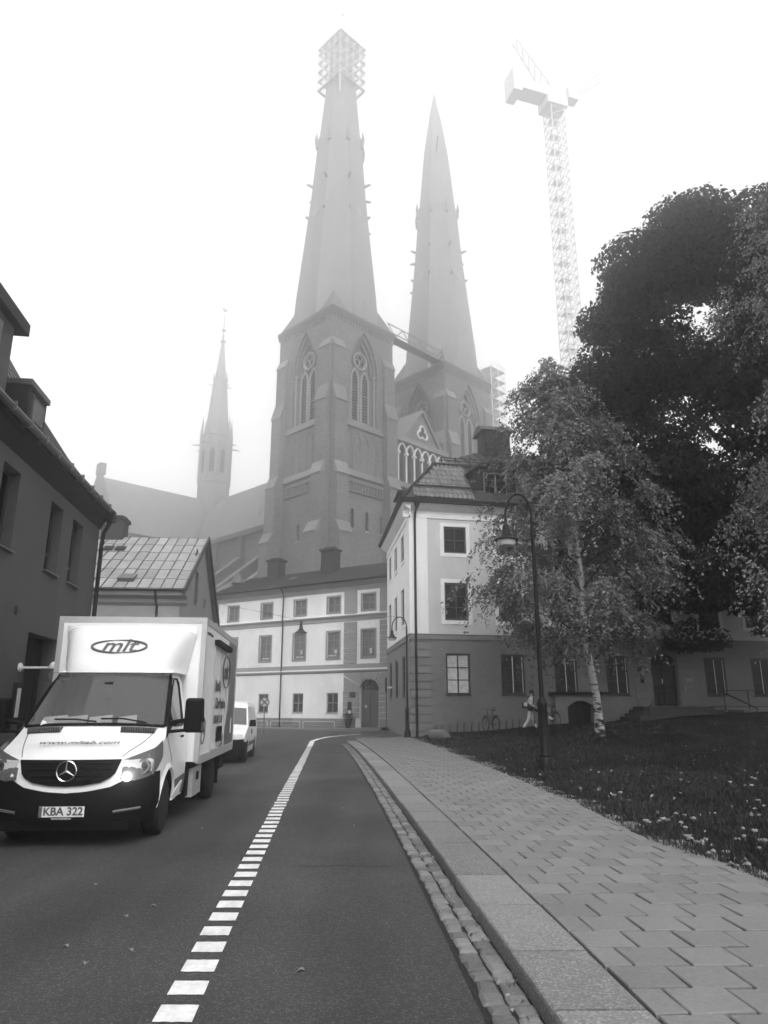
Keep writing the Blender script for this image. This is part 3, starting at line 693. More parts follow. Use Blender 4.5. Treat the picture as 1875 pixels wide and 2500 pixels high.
bandp(ba, fa, -.05, LA, [(0,5.02),(-.06,5.02),(-.06,5.24),(-.09,5.29),(0,5.30)], M['quoin'])
bandp(ba, fe, 0, LL+.045, [(0,5.023),(-.06,5.023),(-.06,5.243),(-.09,5.293),(0,5.303)], M['quoin'])
corn = [(0,11.45),(-.06,11.47),(-.06,11.62),(-.02,11.64),(-.02,11.85),(-.14,11.92),(-.34,12.05),(-.42,12.16),(-.44,12.26),(0,12.28)]
bandp(ba, fa, -.38, LA, corn, M['whiteA'], 'cornice'); bandp(ba, fe, 0, LL+.4, [(y, z+.003) for y, z in corn], M['whiteA'], 'cornice')
# rusticated quoins at the corner and beside the entrance
z = .1; k = 0
while z < 4.95:
    h = min(.39, 5.0-z)
    put(MB().box(.0,1.0,-.06,0,z+.024,z+h-.024), 'quoin', M['quoin'], ba, fa); put(MB().box(LL-.75,LL+.05,-.06,0,z+.021,z+h-.021), 'quoin', M['quoin'], ba, fe)
    for a, b in ((12.45,13.46),(15.09,16.1)):
        if z > 1.4: put(MB().box(a,b,-.06,0,z+.03,z+h-.03), 'quoin', M['quoin'], ba, fa)
    z += .4
# entrance: segmental head, doors
def seg(m, x0, x1, zs, zt, y):
    xc = (x0+x1)/2
    for s, xe in ((-1,x0),(1,x1)):
        m.poly([(xe,y,zs)] + [(xc + s*(x1-x0)/2*t, y, zs+(zt-zs)*(1-t*t)) for t in lin(1,0,7)] + [(xc,y,zt+.002),(xe,y,zt+.002)])
    return m
put(seg(MB(), 13.5,15.05,4.1,4.5,.02), 'entrance_head', M['lowerA'], ba, fa)
d = put(MB().box(13.5,15.05,.26,.32,1.7,4.5), 'door', M['black'], ba, fa)
for s in (0,1):
    for z0, z1 in ((1.85,2.6),(2.75,3.9)): MB().box(13.6+s*.72,14.22+s*.72,.235,.258,z0,z1).build('door_panel', M['dark_frame'], d)
MB().box(14.2,14.24,.2,.235,2.9,3.15).build('handle', mat('bright_metal', .6, .3, metal=.9), d)
for x_, z_, w_, h_ in ((12.75,3.55,.22,.2),(12.85,2.9,.2,.28)): put(MB().box(-w_/2,w_/2,-.09,-.052,0,h_), 'wall_box', M['black'], ba, fa, x_, 0, z_)
put(MB().box(-.2,.2,-.075,-.052,3.0,3.17), 'plaque', mat('plaque', .3, .5), ba, fa, 15.7, 0, 0)
put(MB().box(-.07,.07,-.12,-.052,2.5,2.75), 'intercom', mat('intercom_grey', .3, .4), ba, fa, 15.35, 0, 0)
# cellar portal
put(seg(MB(), 8.3,9.75,1.72,2.02,.0), 'cellar_head', M['lowerA'], ba, fa)
m = MB().box(7.6,8.26,-.34,0,-.2,2.25).box(9.79,10.5,-.34,0,-.2,2.25); m.extr([(8.26,-.34,2.25),(8.26,-.34,1.65)] + [(9.025-.765*t,-.34,1.65+.32*(1-t*t)) for t in lin(1,-1,11)] + [(9.79,-.34,1.65),(9.79,-.34,2.25)], (0,.3,0))
po = put(m, 'cellar_portal', M['lowerA'], ba, fa)
MB().hexa([(7.4,-.5,2.25),(10.7,-.5,2.25),(10.7,0,2.26),(7.4,0,2.26),(7.4,-.5,2.31),(10.7,-.5,2.31),(10.7,0,2.44),(7.4,0,2.44)]).build('portal_roof', M['fascia'], po)
d = put(MB().box(8.26,9.79,.1,.16,.2,2.02), 'cellar_door', M['black'], ba, fa)
for k in range(8): MB().box(8.3+k*.185,8.47+k*.185,.075,.098,.3,1.95).build('door_plank', M['black'], d)
# steps, terrace and rail
M['stepstone'] = mat('dark_step_stone', .055, .9, nv=.3, ns=4, bump=.3, bs=20)
st = thing('entrance_steps', 'low stone steps with terrace in front of the arched entrance', 'steps', (1.37, 37.13, 0))
for k in range(5):
    e = .34*k
    put(MB().box(12.2-e*.8,16.4+e*1.0,-1.0-e,-.01-.0*k,1.68-.17*(k+1),1.68-.17*k-.004), 'step', M['stepstone'], st, fa)
put(MB().box(17.0+.9,LA,-1.3,-.012,.2,1.5), 'terrace', M['lowerA'], st, fa)
for x_ in (18.1, 18.85): put(MB().box(x_,x_+.62,-1.32,-1.3,1.0,1.3), 'cellar_vent', M['room'], st, fa)
rl = thing('terrace_railing', 'thin dark iron railing along the terrace right of the entrance', 'railing', (1.37, 37.13, 0))
m = MB()
for x_ in lin(16.9, 30, 10): put(MB().box(x_-.02,x_+.02,-1.22,-1.18,1.5,2.5), 'post', M['iron'], rl, fa)
put(MB().box(16.5,30,-1.215,-1.185,2.48,2.53), 'rail', M['iron'], rl, fa); put(MB().box(16.0,30,-1.215,-1.185,1.66,1.70), 'rail', M['iron'], rl, fa)
hr = thing('stair_handrail', 'sloping black handrail left of the entrance steps', 'handrail', (1.37, 37.13, 0))
put(MB().tube([(11.9,-1.9,1.55),(13.3,-.9,2.35)], .03, 6).tube([(12.0,-1.85,1.55),(12.0,-1.85,.7)], .025, 6).tube([(13.2,-.95,2.3),(13.2,-.95,1.6)], .025, 6), 'rail', M['iron'], hr, fa)
hr2 = thing('stair_handrail', 'sloping black handrail right of the entrance steps', 'handrail', (1.37, 37.13, 0))
put(MB().tube([(16.9,-1.2,2.4),(18.3,-1.9,1.55)], .03, 6).tube([(18.25,-1.88,1.55),(18.25,-1.88,.7)], .025, 6), 'rail', M['iron'], hr2, fa)
# downpipe at the corner
put(MB().tube([(.28,-.5,12.3),(.28,-.46,12.0),(.25,-.2,11.6),(.25,-.13,11.3),(.25,-.13,.2)], .065, 8), 'downpipe', M['black'], ba, fa, smooth=40)
put(MB().lathe([(.07,-.25),(.16,0),(.16,.08)], 10), 'rainwater_head', M['black'], ba, fa, .28, -.48, 12.1, smooth=40)
# mansard roof. eave (y -.5, z 12.3), break (y 1.95, z 15.25), ridge (y 5.5, z 17.6)
EY, EZ, BY, BZ, KY, KZ = -.5, 12.32, 1.75, 15.2, 5.5, 17.5
ang_e = -84-12                       # left face direction in front frame
ca, sa = math.cos(R(ang_e)), math.sin(R(ang_e))
def lf_(s, inset):                   # point on the line parallel to the left face, s metres from the corner towards the back, inset to the right
    return (-ca*s + (-sa)*inset, -sa*s + ca*inset)
def hip(inset, front):               # intersection of front offset line y=front and left offset line by inset
    # left line: p = t*(-ca,-sa) + inset*(-sa,ca)
    t = (front - inset*ca)/(-sa); return (-ca*t - sa*inset, front)
e0 = hip(EY, EY); b0 = hip(BY, BY); k0 = hip(KY-.3, KY)
bkE = lf_(LL, EY); bkB = lf_(LL, BY)
m = MB()
m.poly([(e0[0],e0[1],EZ),(LA,EY,EZ),(LA,BY,BZ),(b0[0],b0[1],BZ)])
m.poly([(e0[0],e0[1],EZ),(b0[0],b0[1],BZ),(bkB[0],bkB[1],BZ),(bkE[0],bkE[1],EZ)])
m.poly([(b0[0],b0[1],BZ),(LA,BY,BZ),(LA,KY,KZ),(k0[0],KY,KZ)]); m.poly([(b0[0],b0[1],BZ),(k0[0],KY,KZ),(bkB[0],bkB[1],BZ)])
m.poly([(k0[0],KY,KZ),(LA,KY,KZ),(LA,11,BZ),(bkB[0],bkB[1],BZ)])
rf = put(m, 'mansard_roof', M['darkroof'], ba, fa)
m = MB().hexa([(b0[0]-.18,BY-.16,BZ-.1),(LA,BY-.16,BZ-.1),(LA,BY+.05,BZ-.1),(b0[0]-.1,BY+.05,BZ-.1),(b0[0]-.18,BY-.16,BZ+.05),(LA,BY-.16,BZ+.05),(LA,BY+.05,BZ+.09),(b0[0]-.1,BY+.05,BZ+.09)]); put(m, 'roof_break_moulding', M['fascia'], ba, fa)
put(MB().hexa([(e0[0]-.1,EY-.1,EZ-.12),(LA,EY-.1,EZ-.12),(LA,EY+.3,EZ-.12),(e0[0]-.1,EY+.3,EZ-.12),(e0[0]-.12,EY-.14,EZ+.1),(LA,EY-.14,EZ+.1),(LA,EY+.2,EZ+.14),(e0[0]-.1,EY+.2,EZ+.14)]), 'eave_gutter', M['fascia'], ba, fa)
a_, b_ = (e0[0]-.02,e0[1],EZ), (bkE[0],bkE[1],EZ)
put(MB().tube([a_, b_], .14, 6), 'eave_gutter', M['fascia'], ba, fa)
put(MB().tube([(e0[0],e0[1],EZ+.05),(b0[0],b0[1],BZ+.06)], .10, 6), 'hip_flashing', M['fascia'], ba, fa)
TV = Vector((0, BY-EY, BZ-EZ)); TL = TV.length; TD = TV.normalized(); TN = Vector((0,-TD.z,TD.y))
tm = MB(); TW, TH = .262, .44
ns_ = 6; rows_ = []
for k, (s, lift) in enumerate(((0,.05),(TH+.06,.012))):
    rw = []
    for i in range(ns_+1):
        x = TW*i/ns_; prof = .028*math.sin(2*math.pi*i/ns_)
        v = Vector((x,0,0)) + TD*s + TN*(lift+prof+.03); rw.append(tuple(v))
    rows_.append(rw)
tm.grid(rows_); tm.grid([rows_[0], [tuple(Vector(p)-TN*.03) for p in rows_[0]]])
tmesh = tm.mesh('roof_tile', M['tile'], smooth=50, fixn=False)
def tilefield(xa, xb, leftcut):
    j = 0; s = .28
    while s < TL-.2:
        if not (1.0 < s < 1.15):
            p = Vector((0,EY,EZ)) + TD*s; f = s/TL
            x0 = max(xa, e0[0] + (b0[0]-e0[0])*f + .12) if leftcut else xa
            n = int((xb-x0)/TW)
            for i in range(n): obj('roof_tile', tmesh, rf, (xb-(i+1)*TW, p.y, p.z))
        s += TH; j += 1
tilefield(0, 3.6, True); tilefield(6.5, 9.6, False)
p = Vector((0,EY,EZ)) + TD*1.12
put(MB().tube([(e0[0]+.9,p.y-.12,p.z+.12),(3.9,p.y-.12,p.z+.12)], .035, 6).tube([(e0[0]+.9,p.y-.05,p.z+.2),(3.9,p.y-.05,p.z+.2)], .02, 6), 'snow_guard', M['fascia'], ba, fa)
for d0 in (3.75, 9.7):
    dm = put(MB().box(d0,d0+2.5,.25,2.6,12.5,14.7), 'dormer', M['fascia'], ba, fa)
    MB().extr([(d0-.25,-.05,14.35),(d0+.4,-.05,14.8),(d0+1.25,-.05,15.05),(d0+2.1,-.05,14.8),(d0+2.75,-.05,14.35),(d0+2.75,-.05,14.5),(d0+2.1,-.05,14.95),(d0+1.25,-.05,15.2),(d0+.4,-.05,14.95),(d0-.25,-.05,14.5)], (0,2.4,0)).build('dormer_roof', M['darkroof'], dm)
    for s in (0,1):
        wq = MB().box(d0+.6+s*.68,d0+1.24+s*.68,.19,.248,13.1,14.35).build('window', mat('dormer_frame', .2, .6), dm)
        for i in range(2):
            for j in range(3): MB().box(d0+.64+s*.68+i*.285,d0+.915+s*.68+i*.285,.175,.188,13.14+j*.395,13.52+j*.395).build('pane', M['glass'], dm)
dm2 = put(MB().box(4.5,6.2,.1,2.0,12.4,14.2).hexa([(4.3,-.1,14.2),(6.4,-.1,14.2),(6.4,2.2,14.2),(4.3,2.2,14.2),(4.35,-.05,14.4),(6.35,-.05,14.4),(6.35,2.2,14.5),(4.35,2.2,14.5)]), 'dormer', M['fascia'], ba, fe)
MB().box(4.9,5.8,.05,.095,12.8,13.9).build('pane', M['glass'], dm2)
# standing seams on the upper slope, snow rail
UV = Vector((0,KY-BY,KZ-BZ)); un = Vector((0,-UV.z,UV.y)).normalized()
x = 1.2
while x < 14:
    f = 1.0 if x > k0[0] else max(.05,(x-b0[0])/(k0[0]-b0[0])); a = Vector((x,BY,BZ)); b = a + UV*f
    q = MB(); dx = Vector((.018,0,0))
    q.hexa([tuple(a-dx),tuple(a+dx),tuple(b+dx),tuple(b-dx),tuple(a-dx+un*.05),tuple(a+dx+un*.05),tuple(b+dx+un*.05),tuple(b-dx+un*.05)]); put(q, 'roof_seam', M['fascia'], ba, fa); x += .62
m = MB()
for h in (.18,.34): m.tube([(b0[0]+.5,BY+.5,BZ+.3+h),(12,BY+.5,BZ+.3+h)], .025, 5)
for x in lin(b0[0]+.6, 12, 12): m.box(x-.02,x+.02,BY+.46,BY+.56,BZ+.2,BZ+.68)
put(m, 'snow_rail', M['fascia'], ba, fa)
lt = put(MB().box(-.85,.85,-.7,.7,16.8,18.75), 'roof_lantern', M['fascia'], ba, fa, 7.0, 5.3, 0)
MB().hexa([(-1.1,-.95,18.76),(1.1,-.95,18.76),(1.1,.95,18.76),(-1.1,.95,18.76),(-1.1,-.3,19.25),(1.1,-.3,19.25),(1.1,.3,19.25),(-1.1,.3,19.25)]).build('lantern_roof', M['darkroof'], lt)
MB().box(-.2,.62,-.72,-.705,17.45,18.6).build('louvre', M['room'], lt)
for z in (17.2,17.6,18.0): MB().box(-.75,-.3,-.78,-.705,z,z+.05).build('rung', M['zinc'], lt)
# ------------------------------------------------------------------ the cathedral
M['brick'] = mat('cathedral_brick', .155, .9, nv=.55, ns=1.6, bump=.3, bs=6, nv2=.14, ns2=.12, stretch=(1,1,2.2))
M['brickdark'] = mat('cathedral_brick_dark', .115, .9, nv=.2, ns=2.6, nv2=.1, ns2=.15)
M['palestone'] = mat('pale_tracery_stone', .30, .85, nv=.1, ns=2)
M['lead'] = mat('lead_weathering', .19, .6, nv=.15, ns=1.5, rnd=.15)
M['copper'] = mat('patinated_copper', .22, .7, nv=.14, ns=.9, nv2=.12, ns2=.1, stretch=(1,1,.25))
M['copperdark'] = mat('broach_copper', .15, .7, nv=.1, ns=1)
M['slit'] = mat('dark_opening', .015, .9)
cath = thing('cathedral', 'huge brick cathedral with two tall spires fading into fog', 'cathedral', (-7.2, 98, 0), R(45))

def arch_pts(c, w, zb, zs, za, n=8):
    h = za - zs; r = (w*w/4 + h*h)/w        # circle through springer and apex, centre on the springing line
    pts = [(c-w/2, zb)]
    a1 = math.atan2(h, r-w/2) if r > w/2 else math.pi/2
    L_ = [(c - w/2 + r - r*math.cos(a1*i/n), zs + r*math.sin(a1*i/n)) for i in range(n+1)]
    pts += L_ + [(2*c-x, z) for x, z in L_[::-1][1:]] + [(c+w/2, zb)]
    return pts
def arch_face(mb, c, rect, pts, y=0.0):
    x0, x1, z0, z1 = rect; half = len(pts)//2
    lp = pts[:half+1]; rp = pts[half:]
    mb.poly([(x0,y,z0)] + [(x,y,z) for x, z in lp] + [(c,y,z1),(x0,y,z1)])
    mb.poly([(x1,y,z0)] + [(x,y,z) for x, z in rp[::-1]] + [(c,y,z1),(x1,y,z1)])
def recess(mb, c, orders, zb, zs, dz=.0):
    """orders: list of (width, apex, depth); adds stepped reveals"""
    prev = None
    for w, za, d in orders:
        p = arch_pts(c, w, zb, zs, za)
        if prev is not None:
            q, dq = prev
            mb.grid([[(x,dq,z) for x, z in q], [(x,d,z) for x, z in q]]); mb.grid([[(x,d,z) for x, z in q], [(x,d,z) for x, z in p]])
        prev = (p, d)
    return prev

def tower(cx_, right):
    t = None
    faces = [Fr(cx_-6,-6,0), Fr(cx_-6,6,-90), Fr(cx_+6,6,180), Fr(cx_+6,-6,90)]
    t = MB().box(cx_-4.5,cx_+4.5,-4.5,4.5,-2,55.9).build('tower', M['brickdark'], cath)
    def tput(mb, name, mt, fr, **k): return put(mb, name, mt, t, fr, **k)
    for fi, f in enumerate(faces):
        if fi >= 2:
            tput(MB().poly([(0,0,-2),(12,0,-2),(12,0,56),(0,0,56)]), 'tower_wall', M['brick'], f); continue
        c = 6.1; rect = (3.3, 8.9, 40, 54.6)
        slx = (4.2, 6.9, 9.7) if fi == 0 else (5.7, 8.2)
        sz = (24.7, 27.4) if fi == 0 else (23.2, 25.6)
        holes = [rect] + [(a-.3, a+.3, *sz) for a in slx] + ([(4.6,5.2,12,15),(7,7.6,12,15)] if fi == 0 else [])
        m = MB(); wall(m, 12, -2, 56, holes, .5)
        p0 = arch_pts(c, 5.4, 40, 48, 54.3); arch_face(m, c, rect, p0)
        last, d = recess(m, c, [(5.4,54.3,0),(5.4,54.3,.35),(4.7,53.5,.35),(4.7,53.5,.7),(4.0,52.7,.7),(4.0,52.7,1.2)][::1], 40, 48)
        m.poly([(x, 1.2, z) for x, z in last])
        tput(m, 'tower_wall', M['brick'], f)
        for a in slx:
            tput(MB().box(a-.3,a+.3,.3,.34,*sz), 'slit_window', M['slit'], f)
            tput(MB().extr([(a-.3,0,sz[1]-.45)] + [(a-.3+.3*(1-math.cos(q)), 0, sz[1]-.45+.45*math.sin(q)) for q in lin(0,math.pi/2,5)] + [(a,0,sz[1]+.01),(a-.3,0,sz[1]+.01)], (0,.2,0)).extr([(a+.3,0,sz[1]-.45)] + [(a+.3-.3*(1-math.cos(q)), 0, sz[1]-.45+.45*math.sin(q)) for q in lin(0,math.pi/2,5)] + [(a,0,sz[1]+.01),(a+.3,0,sz[1]+.01)], (0,.2,0)), 'slit_head', M['brick'], f)
            tput(MB().box(a-.38,a+.38,-.12,.1,sz[0]-.22,sz[0]), 'slit_sill', M['palestone'], f)
        # belfry window: two louvred lancets and a rose
        for s in (-1, 1):
            lc = c + s*.98; lp = arch_pts(lc, 1.45, 40.2, 46.8, 48.6, 6)
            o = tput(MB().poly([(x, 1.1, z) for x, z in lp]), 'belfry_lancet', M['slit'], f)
            lv = MB(); z = 40.5
            while z < 47.6:
                wv = .66 if z < 46.8 else .45
                lv.hexa([(lc-wv,.75,z),(lc+wv,.75,z),(lc+wv,1.05,z+.28),(lc-wv,1.05,z+.28),(lc-wv,.75,z+.06),(lc+wv,.75,z+.06),(lc+wv,1.05,z+.34),(lc-wv,1.05,z+.34)]); z += .46
            tput(lv, 'belfry_louvres', M['lead'], f)
            tr = MB().tube([(x, .85, z) for x, z in lp], .16, 5); tput(tr, 'belfry_tracery', M['palestone'], f)
        tr = MB().tube([(c+1.25*math.cos(a), .85, 50.0+1.25*math.sin(a)) for a in lin(0, 2*math.pi, 19)], .18, 5)
        for k in range(3):
            a = math.pi/2 + k*2*math.pi/3; tr.tube([(c+.5*math.cos(a)+.5*math.cos(b), .9, 50+.5*math.sin(a)+.5*math.sin(b)) for b in lin(0, 2*math.pi, 13)], .08, 4)
        tput(tr, 'belfry_rose', M['palestone'], f)
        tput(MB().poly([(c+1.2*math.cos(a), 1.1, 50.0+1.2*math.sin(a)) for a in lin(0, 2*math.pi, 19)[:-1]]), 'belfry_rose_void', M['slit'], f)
        for s in (-1, 1):
            for q in (2.05, 2.4, 2.7):
                tput(MB().tube([(c+s*q, .12+(2.7-q)*.9, 40.2),(c+s*q, .12+(2.7-q)*.9, 47.8)], .13, 6).box(c+s*q-.2,c+s*q+.2,(2.7-q)*.9-.08,.32+(2.7-q)*.9,47.8,48.1), 'shaft', M['palestone' if q == 2.4 else 'brick'], f)
        # sloping sill, blind arcade, frieze, corbel table
        tput(MB().extr([(2.4,0,39.0),(2.4,-.28,39.1),(2.4,-.22,39.3),(2.4,0,40.1)], (7.8,0,0)), 'sill_course', M['lead'], f)
        ab = MB(); n = 5; aw = 7.4/n
        for k in range(n):
            ac = 2.4 + .2 + aw*(k+.5); ab.tube([(x, -.03, z) for x, z in arch_pts(ac, aw*.86, 36.6, 36.9, 38.5, 5)], .11, 4)
            ab.tube([(ac-aw/2, -.03, 36.8),(ac-aw/2, -.03, 33.0)], .10, 4)
        tput(ab, 'blind_arcade', M['brick'], f)
        tput(MB().extr([(2.2,0,31.8),(2.2,-.3,31.9),(2.2,-.3,32.1),(2.2,0,32.9)], (7.8,0,0)), 'string_course', M['lead'], f)
        de = MB().extr([(2.2,0,29.6),(2.2,-.2,29.7),(2.2,-.2,29.95),(2.2,0,30)], (7.8,0,0)); de.extr([(2.2,0,31.0),(2.2,-.25,31.05),(2.2,-.25,31.4),(2.2,0,31.5)], (7.8,0,0))
        x = 2.3
        while x < 9.9: de.box(x, x+.28, -.18, 0, 30.05, 31.0); x += .56
        tput(de, 'corbel_table', M['brick'], f)
        tput(MB().extr([(-.2,0,55.0),(-.2,-.12,55.1),(-.2,-.35,55.8),(-.2,-.4,56.2),(-.2,0,56.25)], (12.4,0,0)), 'cornice', M['brickdark'], f)
        cb = MB(); x = .4
        while x < 11.8: cb.box(x, x+.3, -.14, 0, 54.55, 55.05); x += .6
        tput(cb, 'cornice_corbels', M['brick'], f)
        # stepped buttresses at both ends of the face
        for xa, xb in ((.06, 2.1), (9.9, 11.94)):
            st_ = [(50.2,.45,1.3),(42.0,1.0,2.3),(31.4,1.55,1.7),(23.4,2.2,1.5)]
            z0s = [42.0, 31.4, 23.4, -2]
            for k, (zt, pr, ch_) in enumerate(st_):
                prev = st_[k-1][1] if k else 0
                e = .02*k
                tput(MB().box(xa-e,xb+e,-pr,-.0,z0s[k] if k < 3 else -2,zt), 'buttress', M['brick'], f)
                cp_ = MB().extr([(xa-.1-e,-pr-.12,zt),(xa-.1-e,-prev+.01,zt+ch_),(xa-.1-e,-prev+.01,zt+.02),(xa-.1-e,-pr-.12,zt-.12)], (xb-xa+.2+2*e,0,0)); tput(cp_, 'weathering', M['lead'], f)
    # copper spire
    pr = [(56.2,6.3),(58,6.2),(61,6.0),(70,5.15),(79,4.32),(91,3.45),(91.5,3.28),(104,2.25),(112,1.2),(119,.08)]
    sp = MB().lathe([(r/math.cos(math.pi/8), z) for z, r in pr], 8, (cx_,0,0), 'z', math.pi/8).build('spire', M['copper'], t)
    for sx in (-1,1):
        for sy in (-1,1):
            q = MB(); r_ = 5.75; k8 = math.tan(math.pi/8)
            A = (cx_+sx*6.15, sy*6.15, 56.2); B1 = (cx_+sx*6.1, sy*6.1*k8, 56.2); B2 = (cx_+sx*6.1*k8, sy*6.1, 56.2)
            T = (cx_+sx*4.32, sy*4.32, 60.3)
            q.poly([A,B1,T]); q.poly([B2,A,T]); q.poly([B1,B2,T])
            q.build('broach', M['copperdark'], t)
    for fi, f in enumerate(faces):
        if fi < 2:
            g = MB().extr([(6-2.4,-.1,56.2),(6+2.4,-.1,56.2),(6+1.9,.12,61.5),(6,.35,65.5),(6-1.9,.12,61.5)], (0,.6,0)); tput(g, 'spire_gable', M['copper'], f)
            for k in range(3):
                a = math.pi/2 + k*2*math.pi/3
                tput(MB().lathe([(.3,0),(.5,0),(.5,-.14),(.3,-.14)], 10, (6+.5*math.cos(a), -.0, 58.4+.5*math.sin(a)), 'y'), 'rosette', M['lead'], f)
        for z, r_, l in ((90.2,3.5,.0),(81.5,4.15,.95),(75.5,4.65,.45)):
            for s in (-1,1):
                q = MB(); xx = 6 + s*r_*math.tan(math.pi/8); yy = 6 - r_
                if l: q.tube([(xx,yy,z),(xx+s*l*.35,yy-l*.8,z+.15),(xx+s*l*.45,yy-l,z+.05)], [.28,.16,.05], 5)
                else: q.tube([(xx,yy,z-1.2),(xx+s*.15,yy-.25,z+.6),(xx+s*.1,yy-.2,z+2.0)], [.4,.28,.04], 5)
                tput(q, 'gargoyle' if l else 'pinnacle', M['lead'], f)
        q = MB(); yy = 6-4.66
        for k in range(4): 
            a = k*math.pi/2; q.lathe([(.0,.02),(.42,.02),(.42,-.1),(0,-.1)], 8, (6+.42*math.cos(a), yy-.02, 75.5+.42*math.sin(a)), 'y')
        tput(q, 'quatrefoil', M['palestone'], f)
    return t
t1 = tower(0.0, False); t2 = tower(24.2, True)
for s in (-1, 1): MB().tube([(24.2+s*1.6, s*1.6, 103.5),(24.2+s*4.2, s*4.2, 103.5)], .16, 5).build('spire_beam', M['lead'], t2)

# west front between the towers
wf = MB(); wf.poly([(6,-5.6,-2),(18.2,-5.6,-2),(18.2,-5.6,40.3),(6,-5.6,40.3)]); wf.box(6,18.2,-5.5,2,-2,40.2)
wf = wf.build('west_front', M['brickdark'], cath)
ga = (12.35, 45.2)
gb_ = MB().extr([(8.6,-6.0,40.3),(16.1,-6.0,40.3),(ga[0],-6.0,ga[1])], (0,.8,0)).build('west_gable', M['brick'], wf)
MB().extr([(8.2,-6.3,40.0),(ga[0],-6.3,45.5),(ga[0],-6.3,45.9),(7.8,-6.3,40.2)], (0,6,0)).build('gable_coping', M['lead'], wf)
MB().extr([(16.5,-6.3,40.0),(ga[0],-6.3,45.5),(ga[0],-6.3,45.9),(16.9,-6.3,40.2)], (0,6,0)).build('gable_coping', M['lead'], wf)
tf = MB()
for k in range(3):
    a = math.pi/2 + k*2*math.pi/3; tf.tube([(12.4+.55*math.cos(a)+.62*math.cos(b), -6.05, 42.0+.55*math.sin(a)+.62*math.sin(b)) for b in lin(a-2.2, a+2.2, 13)], .19, 6)
M['white_stone'] = mat('white_stone', .62, .8)
tf.build('trefoil', M['white_stone'], wf, smooth=40)
MB().poly([(12.4+1.0*math.cos(a), -6.02, 42+1.0*math.sin(a)) for a in lin(0, 2*math.pi, 15)[:-1]]).build('trefoil_void', M['slit'], wf)
MB().box(6.0,18.2,-6.4,-5.62,39.5,40.3).build('gallery_cornice', M['lead'], wf)
for k in range(7):
    c = 7.0 + 1.73*k
    MB().tube([(c,-6.1,33.2),(c,-6.1,37.6)], .16, 6).box(c-.28,c+.28,-6.35,-5.85,37.5,37.9).build('gallery_column', M['white_stone'], wf)
    if k < 6: MB().tube([(x,-6.1,z) for x, z in arch_pts(c+.865, 1.6, 37.9, 38.0, 39.3, 5)], .15, 5).build('gallery_arch', M['white_stone'], wf)
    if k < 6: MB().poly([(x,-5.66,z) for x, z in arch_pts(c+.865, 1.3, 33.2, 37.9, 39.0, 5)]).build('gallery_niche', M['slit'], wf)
MB().box(6.0,18.2,-6.5,-5.62,32.4,33.2).build('gallery_floor', M['lead'], wf)
# nave, transept, aisles
EZ_, RZ = 31.5, 43.0
nv = MB().poly([(5,2,-2),(5,60,-2),(5,60,EZ_),(5,2,EZ_)]); nv.poly([(19.2,2,-2),(19.2,60,-2),(19.2,60,EZ_),(19.2,2,EZ_)]); nv.poly([(5,2,-2),(19.2,2,-2),(19.2,2,EZ_),(5,2,EZ_)])
nv = nv.build('nave', M['brick'], cath)
MB().add([(4.4,2,EZ_),(12.1,2,RZ),(19.8,2,EZ_),(4.4,64,EZ_),(12.1,64,RZ),(19.8,64,EZ_)], [(0,1,4,3),(1,2,5,4),(0,2,1),(3,4,5),(0,3,5,2)]).build('nave_roof', M['copper'], nv)
for k in range(60):
    yy = 7 + k*.7; MB().tube([(4.45,yy,EZ_+.08),(12.1,yy,RZ+.03)], .05, 3, False).build('roof_seam', M['lead'], nv) if k < 56 else None
MB().box(4.2,5.02,2,46,EZ_-.9,EZ_-.02).build('nave_cornice', M['brickdark'], nv)
for yy in (13.2, 21.4, 29.6, 37.8):
    MB().box(4.2,5.03,yy-.6,yy+.6,10,EZ_-1).build('pilaster', M['brickdark'], nv)
    MB().extr([(4.99,yy-.45,27.0),(-7.5,yy-.45,17.2),(-7.5,yy-.45,-2),(4.99,yy-.45,-2)], (0,.9,0)).build('flying_buttress', M['brick'], nv)
    MB().hexa([(5.0,yy-.7,27.0),(5.0,yy+.7,27.0),(-8.0,yy+.7,16.8),(-8.0,yy-.7,16.8),(5.0,yy-.7,27.5),(5.0,yy+.7,27.5),(-8.0,yy+.7,17.3),(-8.0,yy-.7,17.3)]).build('buttress_coping', M['lead'], nv)
for yy in (17.3, 25.5, 33.7, 41.5):
    w_ = MB().box(4.9,4.985,yy-2.4,yy+2.4,28.6,28.9).box(4.9,4.985,yy-2.4,yy+2.4,29.6,29.8)
    w_.build('wall_band', M['brickdark'], nv)
al = MB().box(-5.5,5,7,44,-2,15.5).build('aisle', M['brickdark'], cath)
MB().extr([(-6.0,7,15.5),(5,7,20.5),(5,7,15.4)], (0,37,0)).build('aisle_roof', M['lead'], al)
for dx, dz in ((9,33.9),(9,34.2)):
    pass
for yy in (13, 20, 27):
    q = MB().lathe([(.5,0),(.02,1.9)], 4, (6.4,yy,33.9)); q.build('roof_vent', M['lead'], nv)
TY0, TY1 = 45.0, 60.0
tr = MB(); tr.box(-11.5,5,TY0,TY1,-2,EZ_).poly([(-11.5,TY0,EZ_),(-11.5,TY1,EZ_),(-11.5,52.5,RZ+.2)])
tr = tr.build('transept', M['brickdark'], cath)
MB().add([(-11.6,TY0-.6,EZ_),(-11.6,52.5,RZ+.1),(-11.6,TY1+.6,EZ_),(12,TY0-.6,EZ_),(12,52.5,RZ+.1),(12,TY1+.6,EZ_)], [(0,1,4,3),(1,2,5,4),(0,3,5,2)]).build('transept_roof', M['copper'], tr)
MB().extr([(-12.3,TY0-.9,EZ_-.6),(-12.3,52.5,RZ+1.2),(-12.3,TY1+.9,EZ_-.6)], (.75,0,0)).build('transept_gable', M['brickdark'], tr)
MB().box(-12.4,-11.3,51.6,53.4,RZ+.4,RZ+2.6).build('gable_finial', M['brickdark'], tr)
